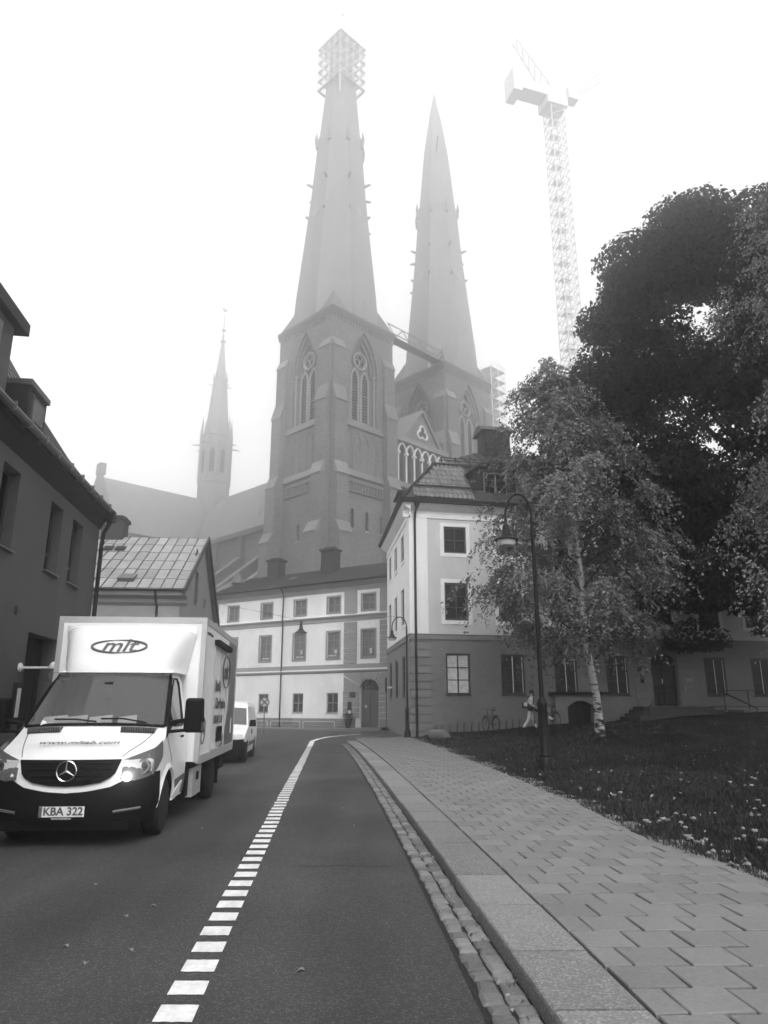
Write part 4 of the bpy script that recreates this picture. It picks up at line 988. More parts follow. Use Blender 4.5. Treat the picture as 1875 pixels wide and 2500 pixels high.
# fleche over the crossing
fc = (12.1, 52.5, 0)
fl_ = MB().lathe([(3.3,38),(3.3,46.5),(3.5,46.8),(3.1,47.4),(3.0,57),(3.25,57.3),(3.0,57.8)], 8, fc, 'z', math.pi/8).build('fleche', M['copper'], cath)
MB().lathe([(2.55,57.8),(1.45,70.5),(1.55,70.9),(1.2,71.2),(.35,79.5),(.2,82)], 8, fc, 'z', math.pi/8).build('fleche_spire', M['copper'], fl_)
MB().tube([(12.1,52.5,81.5),(12.1,52.5,87.6)], [.16,.06], 6).lathe([(.1,82.6),(.6,82.9),(.1,83.3)], 8, fc).lathe([(.1,79.8),(.7,80.1),(.2,80.6)], 8, fc).build('fleche_finial', M['lead'], fl_)
MB().extr([(11.5,52.5,88.0),(11.9,52.5,87.6),(12.4,52.5,87.6),(12.9,52.5,88.5),(12.5,52.5,88.4),(12.3,52.5,88.2),(12.0,52.5,88.3),(11.8,52.5,88.6),(11.6,52.5,88.5)], (0,.1,0)).build('weathercock', M['lead'], fl_)
for k in range(8):
    a = k*math.pi/4 + math.pi/8; ca_, sa_ = math.cos(a), math.sin(a)
    P = lambda r_, z: (12.1+r_*ca_, 52.5+r_*sa_, z)
    MB().tube([P(3.15,47),P(3.15,57.5),P(3.1,58.4),P(3.0,61.8)], [.34,.34,.3,.02], 5).build('fleche_pinnacle', M['copper'], fl_)
    for pa, pb, ra, rb_ in ((P(3.1,55.2),P(5.0,55.0),.2,.1),(P(1.5,69.4),P(2.6,69.2),.14,.06),(P(1.5,70.5),P(1.55,73),.16,.02)):
        MB().tube([pa, pb], [ra, rb_], 4).build('fleche_gargoyle', M['lead'], fl_)
    b = k*math.pi/4; u_ = Vector((math.cos(b), math.sin(b), 0)); v__ = Vector((-math.sin(b), math.cos(b), 0)); o__ = Vector((12.1,52.5,0)) + u_*2.85
    q = MB()
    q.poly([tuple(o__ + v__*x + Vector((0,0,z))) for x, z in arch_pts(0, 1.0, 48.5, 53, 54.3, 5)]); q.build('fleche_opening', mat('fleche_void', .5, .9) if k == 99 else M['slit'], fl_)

# ------------------------------------------------------------------ scaffolds, gantry, crane
M['scaffold'] = mat('scaffold_tube', .7, .5, metal=.3)
M['sheeting'] = mat('scaffold_sheeting', .82, .7, nv=.06, ns=1)
c45 = lambda x, y, z=0: (-7.2+.70711*(x-y), 98+.70711*(x+y), z)
sc = thing('spire_scaffold', 'sheeted scaffold cage around the top of the left spire', 'scaffold', c45(0,0,100), R(45))
for sx in lin(-2.9, 2.9, 5):
    for sy in lin(-2.9, 2.9, 5):
        if abs(sx) > 2.8 or abs(sy) > 2.8: MB().tube([(sx,sy,1.8),(sx,sy,13)], .06, 4).build('standard', M['scaffold'], sc)
for k in range(6):
    z = 2.0 + k*1.9; MB().box(-3.0,3.0,-3.0,-2.5,z,z+.05).box(-3.0,3.0,2.5,3.0,z,z+.05).box(-3.0,-2.5,-2.5,2.5,z,z+.05).box(2.5,3.0,-2.5,2.5,z,z+.05).build('deck', M['scaffold'], sc)
    q = MB()
    for s in (-2.95, 2.95):
        for h in (.6, 1.1): q.tube([(-2.95,s,z+h),(2.95,s,z+h)], .04, 4).tube([(s,-2.95,z+h),(s,2.95,z+h)], .04, 4)
        for i in range(4):
            a = -2.9+i*1.45; q.tube([(a,s,z),(a+1.45,s,z+1.9)], .04, 4).tube([(s,a,z),(s,a+1.45,z+1.9)], .04, 4)
    q.build('guard_rail', M['scaffold'], sc)
MB().add([(-3.0,-3.0,10.8),(3.0,-3.0,10.8),(3.0,3.0,10.8),(-3.0,3.0,10.8),(-2.9,-2.9,13.6),(2.9,-2.9,13.6),(2.9,2.9,13.6),(-2.9,2.9,13.6),(0,0,17.2)], [(0,1,5,4),(1,2,6,5),(2,3,7,6),(3,0,4,7),(4,5,8),(5,6,8),(6,7,8),(7,4,8)]).build('sheeted_roof', M['sheeting'], sc)
for sx in (-1,1):
    for sy in (-1,1): MB().tube([(sx*2.2,sy*2.2,-1.0),(sx*2.9,sy*2.9,2.0)], .12, 4).build('bracket', M['scaffold'], sc)
sc2 = thing('tower_scaffold', 'tube scaffold on the far side of the right tower', 'scaffold', c45(30.6,-6,0), R(45))
for sx in (.3, 2.4, 4.5):
    for sy in (0, 2, 4, 6, 8): MB().tube([(sx,sy,0),(sx,sy,61)], .07, 4).build('standard', M['scaffold'], sc2)
for k in range(30):
    z = 2+k*2.0; MB().box(.2,4.6,-.1,8.1,z,z+.07).build('deck', M['scaffold'], sc2)
    q = MB().tube([(.3,0,z+1),(4.5,0,z+1)], .045, 4).tube([(4.5,0,z+1),(4.5,8,z+1)], .045, 4).tube([(.3,0,z),(2.4,0,z+2)], .04, 4).tube([(4.5,0,z),(2.4,0,z+2)], .04, 4)
    q.build('guard_rail', M['scaffold'], sc2)
M['truss'] = mat('truss_steel', .22, .5, metal=.3)
gt = thing('truss_gantry', 'light steel truss walkway spanning between the two towers', 'truss', c45(5.6,-5.4,56.6), R(45))
q = MB()
for y_ in (0,1.6):
    for z_ in (0,1.8): MB().tube([(0,y_,z_),(13.2,y_,z_)], .09, 5).build('chord', M['truss'], gt)
    for i in range(8): MB().tube([(i*1.65,y_,0 if i%2 else 1.8),((i+1)*1.65,y_,1.8 if i%2 else 0)], .09, 4).build('diagonal', M['truss'], gt)
MB().box(0,13.2,0,1.6,.05,.15).build('walkway', M['truss'], gt)

M['crane'] = mat('crane_paint', .6, .5, nv=.06, ns=1)
CX, CY = 28.4, 98.0
cr = thing('tower_crane', 'tall lattice tower crane with counter jib beside the spires, pale in the fog', 'crane', (CX, CY, 0), R(18))
sec = MB(); w_ = 1.25; hs_ = 3.0
for sx in (-1,1):
    for sy in (-1,1): sec.tube([(sx*w_,sy*w_,0),(sx*w_,sy*w_,hs_)], .12, 4)
for s in (-1,1):
    for z in (0,1.5):
        sec.tube([(-w_,s*w_,z),(w_,s*w_,z)], .07, 4).tube([(s*w_,-w_,z),(s*w_,w_,z)], .07, 4)
        sec.tube([(-w_,s*w_,z),(w_,s*w_,z+1.5)], .07, 4).tube([(s*w_,w_,z),(s*w_,-w_,z+1.5)], .07, 4)
sec.box(-.8,.8,-.1,1.1,0,.06); sec.tube([(-.4,.9,0),(-.4,-.6,3)], .06, 4)
secm = sec.mesh('mast_section', M['crane'])
for k in range(33): obj('mast_section', secm, cr, (0,0,k*hs_))
MB().box(-2.0,1.8,-1.6,1.6,98.0,99.6).build('slewing_ring', M['crane'], cr)
MB().box(-7.6,2.6,-1.3,1.3,99.6,101.6).build('machine_deck', M['crane'], cr)
MB().box(-8.2,-6.6,-1.6,1.6,98.6,103.0).build('counterweight', M['crane'], cr)
MB().box(1.9,3.8,-1.9,-.2,99.7,102.0).build('cab', M['crane'], cr)
q = MB()
for s in (-1,1):
    q.tube([(-.5,s*1.1,101.4),(-6.8,s*.6,110.5)], .2, 4).tube([(-7.0,s*1.1,101.4),(-6.8,s*.6,110.5)], .14, 4)
    for i in range(6):
        t = i/6; q.tube([(-.5-6.3*t,1.1-.5*t,101.4+9.1*t),(-.5-6.3*(t+.16),-1.1+.5*t,101.4+9.1*(t+.16))], .09, 4)
q.build('a_frame', M['crane'], cr)
q = MB()
jb = Vector((math.cos(R(44)), 0, math.sin(R(44))))
for y_, z_ in ((-.8,0),(.8,0),(0,1.4)): q.tube([(2.4,y_,100.4+z_),tuple(Vector((2.4,y_,100.4+z_))+jb*15)], .12, 4)
for i in range(10):
    a = Vector((2.4,0,100.4))+jb*(i*1.5); b = a + jb*1.5
    q.tube([(a.x,-.8,a.z),(b.x,0,b.z+1.4)], .06, 4).tube([(a.x,.8,a.z),(b.x,0,b.z+1.4)], .06, 4)
q.build('jib', M['crane'], cr)
MB().tube([(-6.8,0,110.4),tuple(Vector((2.4,0,101.8))+jb*14.5)], .05, 4).build('pendant_rope', M['crane'], cr)
# ------------------------------------------------------------------ vehicles
M['vanwhite'] = mat('vehicle_white_paint', .79, .28, nv=.02, ns=3, spec=.5, nv2=.06, ns2=2.0)
M['plastic'] = mat('black_plastic', .006, .6, nv=.1, ns=40, spec=.06)
M['plasticgrey'] = mat('grey_plastic', .10, .6, nv=.1, ns=30)
M['rubber'] = mat('tyre_rubber', .009, .8, nv=.15, ns=30)
M['rim'] = mat('steel_rim', .09, .5, metal=.5, nv=.2, ns=20)
M['chrome'] = mat('chrome', .75, .12, metal=1.0)
M['alu'] = mat('aluminium_profile', .50, .38, metal=.45, nv=.05, ns=8)
M['boxwhite'] = mat('box_panel_white', .82, .25, nv=.03, ns=2, spec=.5)
M['swoosh'] = mat('dark_livery_foil', .10, .3, spec=.5)
M['print'] = mat('dark_print', .06, .5)
M['printgrey'] = mat('grey_print', .09, .5)
M['screen'] = clearglass('windscreen_glass', .16, .03, .5)
M['sideglass'] = mat('side_glass', .02, .05, spec=.7)
M['lens'] = clearglass('headlight_glass', .25, .05, .22)
M['lampchrome'] = mat('lamp_reflector', .5, .2, metal=.9)
M['lit'] = emis('lit_low_beam', .9, 25)
M['plate'] = mat('plate_white', .7, .4)
interp = lambda x, xs, ys_: float(np.interp(x, xs, ys_))

def shell(prof, wfun, zb, bulge, fade, crown, ns=46, nu=17, nside=9):
    """stations along the profile; returns point function and the ring grid"""
    ys_ = [p[0] for p in prof]; zs_ = [p[1] for p in prof]
    sl = np.cumsum([0] + [math.hypot(prof[i+1][0]-prof[i][0], prof[i+1][1]-prof[i][1]) for i in range(len(prof)-1)]); sl = sl/sl[-1]
    def top(s, u):
        yc, z = interp(s, sl, ys_), interp(s, sl, zs_)
        y = yc + bulge*abs(u)**3*interp(yc, *fade); z -= crown*abs(u)**2.6
        return (u*wfun(y, z), y, z)
    s_of = lambda y: interp(y, ys_, sl)
    rings = []
    for i in range(ns+1):
        s = i/ns; L_ = []
        e = top(s, 1.0)
        for k in range(nside):
            b = zb(e[1]); z = b + (e[2]-b)*k/nside; L_.append((wfun(e[1], z), e[1], z))
        left = [(-x, y, z) for x, y, z in L_]
        mid_ = [top(s, u) for u in lin(-1, 1, nu)]
        rings.append(left + mid_ + L_[::-1])
    return top, s_of, rings

# --- delivery truck
TX, TY, TR = -3.9, 10.15, R(4.9)
tk = thing('box_truck', 'white box delivery truck with a roof fairing and lit headlight facing the camera', 'truck', (TX, TY, Hs(TX, TY)), TR)
prof = [(-.96,.99),(-.92,1.045),(-.8,1.10),(-.55,1.19),(-.30,1.31),(-.21,1.37),(.58,2.10),(.66,2.16),(.82,2.21),(1.34,2.23)]
def tw(y, z):
    b = interp(z, [.28,.5,.85,1.1,1.36,2.1,2.23], [.93,.975,.99,.975,.95,.82,.74])
    return b*(1 - .10*max(0, (-.3-y)/.65)**2)
def tzb(y):
    a = .47**2 - y*y
    return max(.36, .34 + math.sqrt(a)) if a > 0 else .36
top, s_of, rings = shell(prof, tw, tzb, .24, ([-.96,-.2,.7,1.3],[1,.8,.45,0]), .035)
def front(u, z):
    w = tw(-.8, z); return (u*w, -.985 + .25*abs(u)**3 + .05*max(0,(z-.75))/.25*1.0, z)
m = MB().grid(rings)
nc_ = len(rings[0]) - 1; keep = []
for k_, f_ in enumerate(m.f):               # leave the windscreen opening free
    i_, j_ = divmod(k_, nc_); s_ = (i_+.5)/46
    if not (s_of(-.17) < s_ < s_of(.555) and 9 <= j_ <= 9+15): keep.append(f_)
m.f = keep
m.grid([[ (lambda p: (p[0]*(1-t)+q[0]*t, p[1]*(1-t)+q[1]*t, p[2]*(1-t)+q[2]*t))(top(0,u)) for u, q in [(u, front(u, .99-.44*t)) for u in lin(-1,1,25)]] for t in lin(0,1,7)])
cab = m.build('cab', M['vanwhite'], tk, smooth=35)
MB().box(-.8,.8,1.2,1.34,.5,2.1).build('cab_rear', M['plastic'], tk)
for s in (-1, 1): MB().hexa([(min(s*.74,s*.78),.2,.9),(max(s*.74,s*.78),.2,.9),(max(s*.74,s*.78),1.2,.9),(min(s*.74,s*.78),1.2,.9),(min(s*.70,s*.74),.62,2.0),(max(s*.70,s*.74),.62,2.0),(max(s*.70,s*.74),1.2,2.0),(min(s*.70,s*.74),1.2,2.0)]).build('door_lining', M['plastic'], tk)
MB().box(-.7,.7,.66,1.2,2.08,2.10).build('roof_lining', M['plasticgrey'], tk)
def patch(s0, s1, u0, u1, off, n=10, k=14, shrink=None):
    P = []
    for s in lin(s0, s1, n):
        row = []
        for u in lin(u0, u1, k):
            x, y, z = top(s, u); row.append((x, y-.7*off, z+.7*off))
        P.append(row)
    return P
sb, st_ = s_of(-.20), s_of(.59)
MB().grid(patch(sb+.006, st_-.012, -.955, .955, .010)).build('windscreen', M['screen'], tk, smooth=60)
q = MB()
for u0, u1 in ((-.985,-.945),(.945,.985)): q.grid(patch(sb, st_, u0, u1, .014, 10, 2))
q.grid(patch(sb-.008, sb+.012, -.96, .96, .016, 2, 14)); q.build('windscreen_seal', M['plastic'], tk)
MB().grid(patch(sb-.06, sb-.012, -.86, -.38, .008, 2, 8)).build('scuttle_grille', M['plastic'], tk); MB().grid(patch(sb-.06, sb-.012, .42, .86, .008, 2, 8)).build('scuttle_grille', M['plastic'], tk)
q = MB()
for i in range(15):
    for a, b in ((-.85,-.39),(.43,.85)):
        u = a + (b-a)*i/14; p = top(sb-.055,u); r_ = top(sb-.017,u); q.box(p[0]-.006,p[0]+.006,p[1]-.012,r_[1],p[2]+.006,r_[2]+.014)
tag(q.build('grille_slats', M['plasticgrey'], tk), kind='stuff')
for x0, x1 in ((-.55,.05),(.1,.72)):
    p0, p1 = top(sb+.03, x0), top(sb+.015, x1); MB().tube([(p0[0],p0[1]-.02,p0[2]+.03),((p0[0]+p1[0])/2,p0[1]-.03,p0[2]+.03),(p1[0],p1[1]-.02,p1[2]+.02)], .011, 5).build('wiper', M['plastic'], tk)
# bonnet shut lines
for s in (-1, 1):
    MB().tube([(lambda p: (p[0], p[1]-.002, p[2]+.001))(top(t, s*(.66+.22*(t-.02)/(sb-.02)))) for t in lin(.02, sb-.01, 8)], .006, 4).build('bonnet_seam', M['plasticgrey'], tk)
# grille, star
def frontpoly(pts, off): return [(x, front(x/tw(-.8,z), z)[1]-off, z) for x, z in pts]
gp = [(-.60,.995),(-.3,1.0),(0,1.0),(.3,1.0),(.60,.995),(.59,.90),(.53,.80),(.40,.735),(.2,.70),(0,.69),(-.2,.70),(-.40,.735),(-.53,.80),(-.59,.90)]
g = MB()
def gz(x): return interp(abs(x), [0,.2,.4,.53,.59,.6], [.69,.70,.735,.80,.90,.985])
g.grid([[(x, front(x/tw(-.8,z), z)[1]-.026, z) for z in (gz(x)+(.995-gz(x))*t for t in lin(0,1,7))] for x in lin(-.6,.6,25)])
gr_ = g.build('grille', M['plastic'], tk)
for z, h in ((.955,.52),(.885,.5),(.81,.42),(.745,.28)):
    for s in (-1,1):
        MB().add([(lambda x, zz, o: (x, front(x/tw(-.8,zz), zz)[1]-o, zz))(x, zz, o) for x in lin(s*.10, s*h, 5) for zz, o in ((z-.024,.02),(z,.045),(z+.024,.02))],
                 [(i*3+j, i*3+j+1, i*3+j+4, i*3+j+3) for i in range(4) for j in range(2)]).build('grille_bar', mat('grille_bar', .03, .35, spec=.5) if False else M['plastic'], gr_)
star = MB().tube([(.115*math.cos(a), -1.035, .868+.115*math.sin(a)) for a in lin(0, 2*math.pi, 25)], .010, 6)
for k in range(3):
    a = math.pi/2 + k*2*math.pi/3; star.tube([(0,-1.04,.868),(.112*math.cos(a),-1.038,.868+.112*math.sin(a))], [.018,.004], 5)
star.build('star_emblem', M['chrome'], tk, smooth=40)
MB().lathe([(.108,-1.03),(.108,-1.02)], 20, (0,0,.868), 'y').build('emblem_disc', M['plastic'], tk)
# bumper wraps round the corners
P = []
cur = [('f', u) for u in lin(0, 1, 12)] + [('s', y) for y in lin(-.70, -.46, 5)]
def bump_pt(c, z, off):
    k, v = c
    if k == 'f': x, y, _ = front(v, min(z,.9)); return (x + off*abs(v)**3, y - off, z)
    return (tw(v, z)+off, v, z)
for s in (-1, 1):
    rows_ = []
    for c in cur:
        v = c[1] if c[0] == 'f' else 1.0
        zt = interp(v, [0,.25,.55,.75,1], [.615,.63,.68,.78,.83]); zl = .27
        rows_.append([(s*p[0], p[1], p[2]) for p in (bump_pt(c, zl+(zt-zl)*t, .035 - .05*abs(t-.35) ) for t in lin(0,1,7))])
    MB().grid(rows_).build('bumper', M['plastic'], tk, smooth=50)
    q = MB(); q.tube([(s*bump_pt(('f',.62+.3*t), .40, .035)[0], bump_pt(('f',.62+.3*t), .40, .04)[1], .40+.03*t) for t in lin(0,1,6)], .018, 5); q.build('fog_lamp_bezel', M['plasticgrey'], tk)
MB().box(-.75,.75,-.96,-.5,.2,.3).build('bumper_underside', M['plastic'], tk)
# headlights
def corner(a, z, off):         # a 0..1 along the plan curve from the grille to behind the corner
    if a < .6: u = .655 + .345*a/.6; x, y, _ = front(u, min(z,.98)); return (x+off*.6, y-off, z)
    y = -.735 + (a-.6)/.4*.36; return (tw(y, z)+off, y, z)
for s in (-1, 1):
    P = []; P2 = []
    for a in lin(0, 1, 12):
        zl = interp(a, [0,.3,.6,1], [.76,.74,.79,.99]); zh = interp(a, [0,.3,.7,1], [.985,1.045,1.13,1.20])
        P.append([(s*p[0], p[1], p[2]) for p in (corner(a, zl+(zh-zl)*t, .014*(1-(2*t-1)**4)+.012) for t in lin(0,1,6))])
        P2.append([(s*p[0], p[1], p[2]) for p in (corner(a, zl+(zh-zl)*t, .008) for t in lin(0,1,6))])
    h = MB().grid(P).build('headlight', M['lens'], tk, smooth=60)
    MB().grid(P2).build('reflector', M['plasticgrey'], h)
    p = corner(.42, .90, .012)
    MB().lathe([(.098,0),(.085,-.03),(.066,-.03),(.060,-.005)], 16, (s*p[0], p[1]+.012, p[2]), 'y').build('lamp_ring', M['lampchrome'], h, smooth=40)
    MB().lathe([(.055,0),(.05,-.02),(.0,-.035)], 14, (s*p[0], p[1]+.02, p[2]), 'y').build('projector', M['sideglass'], h, smooth=50)
    p = corner(.12, .80, .02)
    if s > 0: MB().lathe([(.05,0),(.047,-.02),(0,-.03)], 14, (s*p[0], p[1]-.01, p[2]-.01), 'y').build('lit_lamp', M['lit'], h, smooth=50)
    else: MB().lathe([(.045,0),(.04,-.02),(0,-.03)], 14, (s*p[0], p[1], p[2]), 'y').build('lamp_ring', M['lampchrome'], h)
    p = corner(.55, 1.05, .016); MB().box(min(s*(p[0]-.10),s*p[0]), max(s*(p[0]-.10),s*p[0]), p[1]-.01, p[1]+.03, 1.0, 1.05).build('indicator', M['lampchrome'], h)
# doors, windows, seams, mirrors
for s in (-1, 1):
    def sd_(pts, off): return [(s*(tw(y, z)+off), y, z) for y, z in pts]
    d = MB().poly(sd_([(.02,1.385),(.5,1.36),(1.02,1.36),(1.06,1.6),(1.05,1.93),(.97,2.02),(.72,2.02),(.55,1.9),(.3,1.68)], .004)).build('side_window', M['sideglass'], tk)
    MB().tube([tuple(p) for p in sd_([(.02,1.385),(.5,1.36),(1.02,1.36),(1.06,1.6),(1.05,1.93),(.97,2.02),(.72,2.02),(.55,1.9),(.3,1.68),(.02,1.385)], .006)], .016, 4).build('window_seal', M['plastic'], d)
    MB().extr(sd_([(-.16,1.22),(.34,1.385),(.20,1.60),(-.02,1.40)], .0), (s*.014,0,0)).build('mirror_base', M['plastic'], tk)
    for pts in ([(-.02,1.40),(-.05,1.2),(.2,.95),(.42,.60)], [(1.13,2.0),(1.16,1.4),(1.13,.6)]):
        MB().tube([tuple(p) for p in sd_(pts, .001)], .006, 4).build('door_seam', M['plasticgrey'], tk)
    MB().tube([tuple(p) for p in sd_([(.86,1.20),(.98,1.20)], .02)], .018, 5).build('door_handle', M['plastic'], tk)
    MB().extr(sd_([(.50,.62),(1.33,.66),(1.33,.40),(.50,.38)], .002), (s*.012,0,0)).build('sill_cladding', M['plasticgrey'], tk)
    MB().extr(sd_([(.47,.36),(.56,.36),(.95,.40),(1.02,.58),(.50,.47)], .004), (s*.03,0,0)).build('step_panel', M['vanwhite'], tk)
    # arch lip
    MB().grid([[(s*(tw(r_*math.cos(a), .36+r_*math.sin(a))+o), r_*math.cos(a), .36+r_*math.sin(a)) for r_, o in ((.45,.005),(.47,.035),(.53,.004))] for a in lin(.12, math.pi-.05, 15)]).build('wheel_arch_lip', M['vanwhite'], tk, smooth=50)
    mr = MB().tube([(s*.96,.04,1.40),(s*1.12,.0,1.43),(s*1.2,-.01,1.44)], .035, 6).tube([(s*.96,.04,1.29),(s*1.2,-.01,1.31)], .025, 6).build('mirror', M['plastic'], tk)
    hb = MB()
    x0, x1 = s*1.15, s*1.43; hb.hexa([(min(x0,x1)+.02,-.1,1.29),(max(x0,x1)-.02,-.1,1.29),(max(x0,x1),.1,1.27),(min(x0,x1),.1,1.27),(min(x0,x1)+.03,-.1,1.72),(max(x0,x1)-.04,-.1,1.72),(max(x0,x1)-.02,.1,1.74),(min(x0,x1)+.01,.1,1.74)])
    hb = hb.build('mirror_housing', M['plastic'], mr)
    mo = hb.modifiers.new('bevel', 'BEVEL'); mo.width = .035; mo.segments = 3
    MB().box(min(s*1.41,s*1.45),max(s*1.41,s*1.45),-.09,.05,1.30,1.42).build('repeater_lamp', M['lens'], mr)
def wheel(parent, x, y, r_, wd, s, steel=True):
    t = MB().lathe([(r_*.66,-wd/2),(r_*.9,-wd/2),(r_*.985,-wd*.36),(r_,-wd*.2),(r_,wd*.2),(r_*.985,wd*.36),(r_*.9,wd/2),(r_*.66,wd/2)], 28, (x,y,r_), 'x').build('wheel', M['rubber'], parent, smooth=40)
    MB().lathe([(r_*.66,-wd/2+.01),(r_*.66,wd/2-.02),(r_*.58,s*wd*.30),(r_*.30,s*wd*.22),(r_*.26,s*wd*.42),(.0,s*wd*.42)], 24, (x,y,r_), 'x').build('rim', M['rim'], t, smooth=40)
    for k in range(6):
        a = k*math.pi/3; MB().lathe([(.016,0),(.016,s*.02)], 6, (x+s*wd*.38,y+.11*math.cos(a),r_+.11*math.sin(a)), 'x').build('wheel_nut', M['chrome'], t)
for s in (-1,1):
    wheel(tk, s*.86, 0, .36, .22, s); wheel(tk, s*.93, 3.92, .36, .22, s); wheel(tk, s*.68, 3.92, .36, .20, s)
# fairing and box
rows_ = []
for t in lin(0,1,12):
    z = 2.10+.74*t; yc = .52+.62*t**1.5; W = .90+.13*t
    rows_.append([(u*W*(1-.02*abs(u)**8), yc+(1.43-yc)*abs(u)**7, z - .10*abs(u)**6*t) for u in lin(-1,1,31)])
fq = MB().grid(rows_); fq.grid([rows_[-1], [(x*1.0, 1.44, 2.87) for x, y, z in rows_[-1]]])
fq.grid([[(-.9,.54,2.10),(.9,.54,2.10)],[(-.9,1.43,2.12),(.9,1.43,2.12)]])
fq.build('roof_fairing', M['vanwhite'], tk, smooth=50)
BX0, BX1, BY0, BY1, BZ0, BZ1 = -1.16, 1.16, 1.45, 5.95, .79, 3.02
bx = MB().box(BX0+.012,BX1-.012,BY0+.012,BY1-.012,BZ0+.01,BZ1-.012).build('cargo_box', M['boxwhite'], tk)
for n_, a in (('edge_profile',None),):
    for x in (BX0, BX1):
        sx = 1 if x > 0 else -1
        for y0, y1 in ((BY0,BY0+.09),(BY1-.09,BY1)): MB().box(min(x,x-sx*.08),max(x,x-sx*.08),y0,y1,BZ0,BZ1-.10).build('edge_profile', M['alu'], bx)
        MB().box(min(x,x-sx*.06),max(x,x-sx*.06),BY0+.002,BY1-.002,BZ1-.098,BZ1).build('edge_profile', M['alu'], bx)
        MB().box(min(x+sx*.004,x-sx*.06),max(x+sx*.004,x-sx*.06),BY0+.092,BY1-.092,BZ0-.03,BZ0+.10).build('bottom_rail', M['alu'], bx)
    MB().box(BX0+.062,BX1-.062,BY0+.003,BY0+.05,BZ1-.097,BZ1-.001).build('edge_profile', M['alu'], bx)
    MB().box(BX0+.062,BX1-.062,BY1-.05,BY1-.003,BZ1-.097,BZ1-.001).build('edge_profile', M['alu'], bx)
XS = BX1 - .012
# livery and side door on the visible side
MB().extr([(XS+.0005,5.85,2.90),(XS+.0005,4.55,2.90),(XS+.0005,4.75,2.3),(XS+.0005,4.85,1.8),(XS+.0005,4.6,1.3),(XS+.0005,3.9,.95),(XS+.0005,3.55,.90),(XS+.0005,5.85,.90)], (.003,0,0)).build('dark_livery', M['swoosh'], bx)
for y0, y1 in ((2.55,3.42),(3.46,4.33)):
    d = MB()
    for a, b, c, e in ((y0,y0+.05,.86,2.66),(y1-.05,y1,.86,2.66)): d.box(XS+.0045,XS+.022,a,b,c,e)
    d.box(XS+.0045,XS+.022,y0+.05,y1-.05,.86,.91).box(XS+.0045,XS+.022,y0+.05,y1-.05,2.61,2.66)
    d.build('side_door_frame', M['alu'], bx)
MB().box(XS+.004,XS+.09,2.5,4.4,2.67,2.76).build('door_rail', M['plastic'], bx)
MB().box(XS+.02,XS+.05,3.25,3.75,1.02,1.28).box(XS+.05,XS+.07,3.3,3.42,1.08,1.22).build('door_lock', M['plastic'], bx)
MB().box(XS+.004,XS+.01,5.35,5.5,1.1,1.4).build('reflector_plate', M['plate'], bx)
sy_, sz_ = (0,1,0), (0,0,1)
put_text('Bud &', .26, M['print'], bx, (XS+.024,3.12,1.98), sy_, sz_, bold=.008)
put_text('Distribution', .26, M['print'], bx, (XS+.024,3.55,1.68), sy_, sz_, bold=.008)
put_text('018-69 15 10', .20, M['print'], bx, (XS+.024,3.35,1.40), sy_, sz_, bold=.006)
put_text('www.mltab.com', .10, M['print'], bx, (XS+.004,1.95,2.80), sy_, sz_)
put_text('mlt', .42, M['print'], bx, (XS+.026,4.15,2.28), sy_, sz_, shear=.2, bold=.012)
MB().tube([(XS+.026, 4.15+.50*math.cos(a), 2.28+.30*math.sin(a)) for a in lin(0, 2*math.pi, 29)], .014, 4).build('logo_ring', M['print'], bx)
MB().tube([(XS+.004, 1.75+.20*math.cos(a), 1.25+.20*math.sin(a)) for a in lin(0, 2*math.pi, 21)], .012, 4).tube([(XS+.004,1.62,1.2),(XS+.004,1.75,1.33),(XS+.004,1.88,1.2)], .014, 4).build('round_sticker', M['printgrey'], bx)
# lettering on fairing and bonnet, plate
def fair(u, t):
    z = 2.10+.74*t; yc = .52+.62*t**1.5; W = .90+.13*t; return Vector((u*W, yc+(1.43-yc)*abs(u)**7, z))
fd = (fair(0,.62)-fair(0,.42)).normalized(); fn = Vector((0,-fd.z,fd.y))
pc = fair(0,.52) + fn*.012
put_text('mlt', .38, M['printgrey'], tk, tuple(pc + fd*.01), (1,0,0), tuple(fd), shear=.2, bold=.004)
def oval(a): return pc + Vector((.40*math.cos(a),0,0)) + fd*(.135*math.sin(a))
for a0, a1 in ((-1.45,1.9),(1.7,5.0)): MB().tube([tuple(oval(a)) for a in lin(a0, a1, 22)], [.004+.016*math.sin(math.pi*i/21) for i in range(22)], 4).build('logo_oval', M['printgrey'], tk)
hp = Vector(top(s_of(-.66), 0)); hd = (Vector(top(s_of(-.55),0)) - Vector(top(s_of(-.8),0))).normalized()
put_text('www.mltab.com', .15, M['print'], tk, tuple(hp + Vector((0,-.4*.012,.03))), (1,0,0), tuple(hd), shear=.25)
pl = MB().box(-.26,.26,-1.055,-1.045,.36,.475).build('number_plate', M['plate'], tk)
MB().box(-.29,.29,-1.044,-1.0,.325,.49).build('plate_holder', M['plastic'], tk)
MB().box(-.26,-.222,-1.0585,-1.0555,.362,.473).build('plate_band', M['plasticgrey'], pl)
put_text('KBA 322', .125, M['print'], pl, (.018,-1.058,.418), (1,0,0), (0,0,1), bold=.003)
put_text('www.hedinbil.se', .034, M['plate'], tk, (0,-1.047,.342), (1,0,0), (0,0,1))
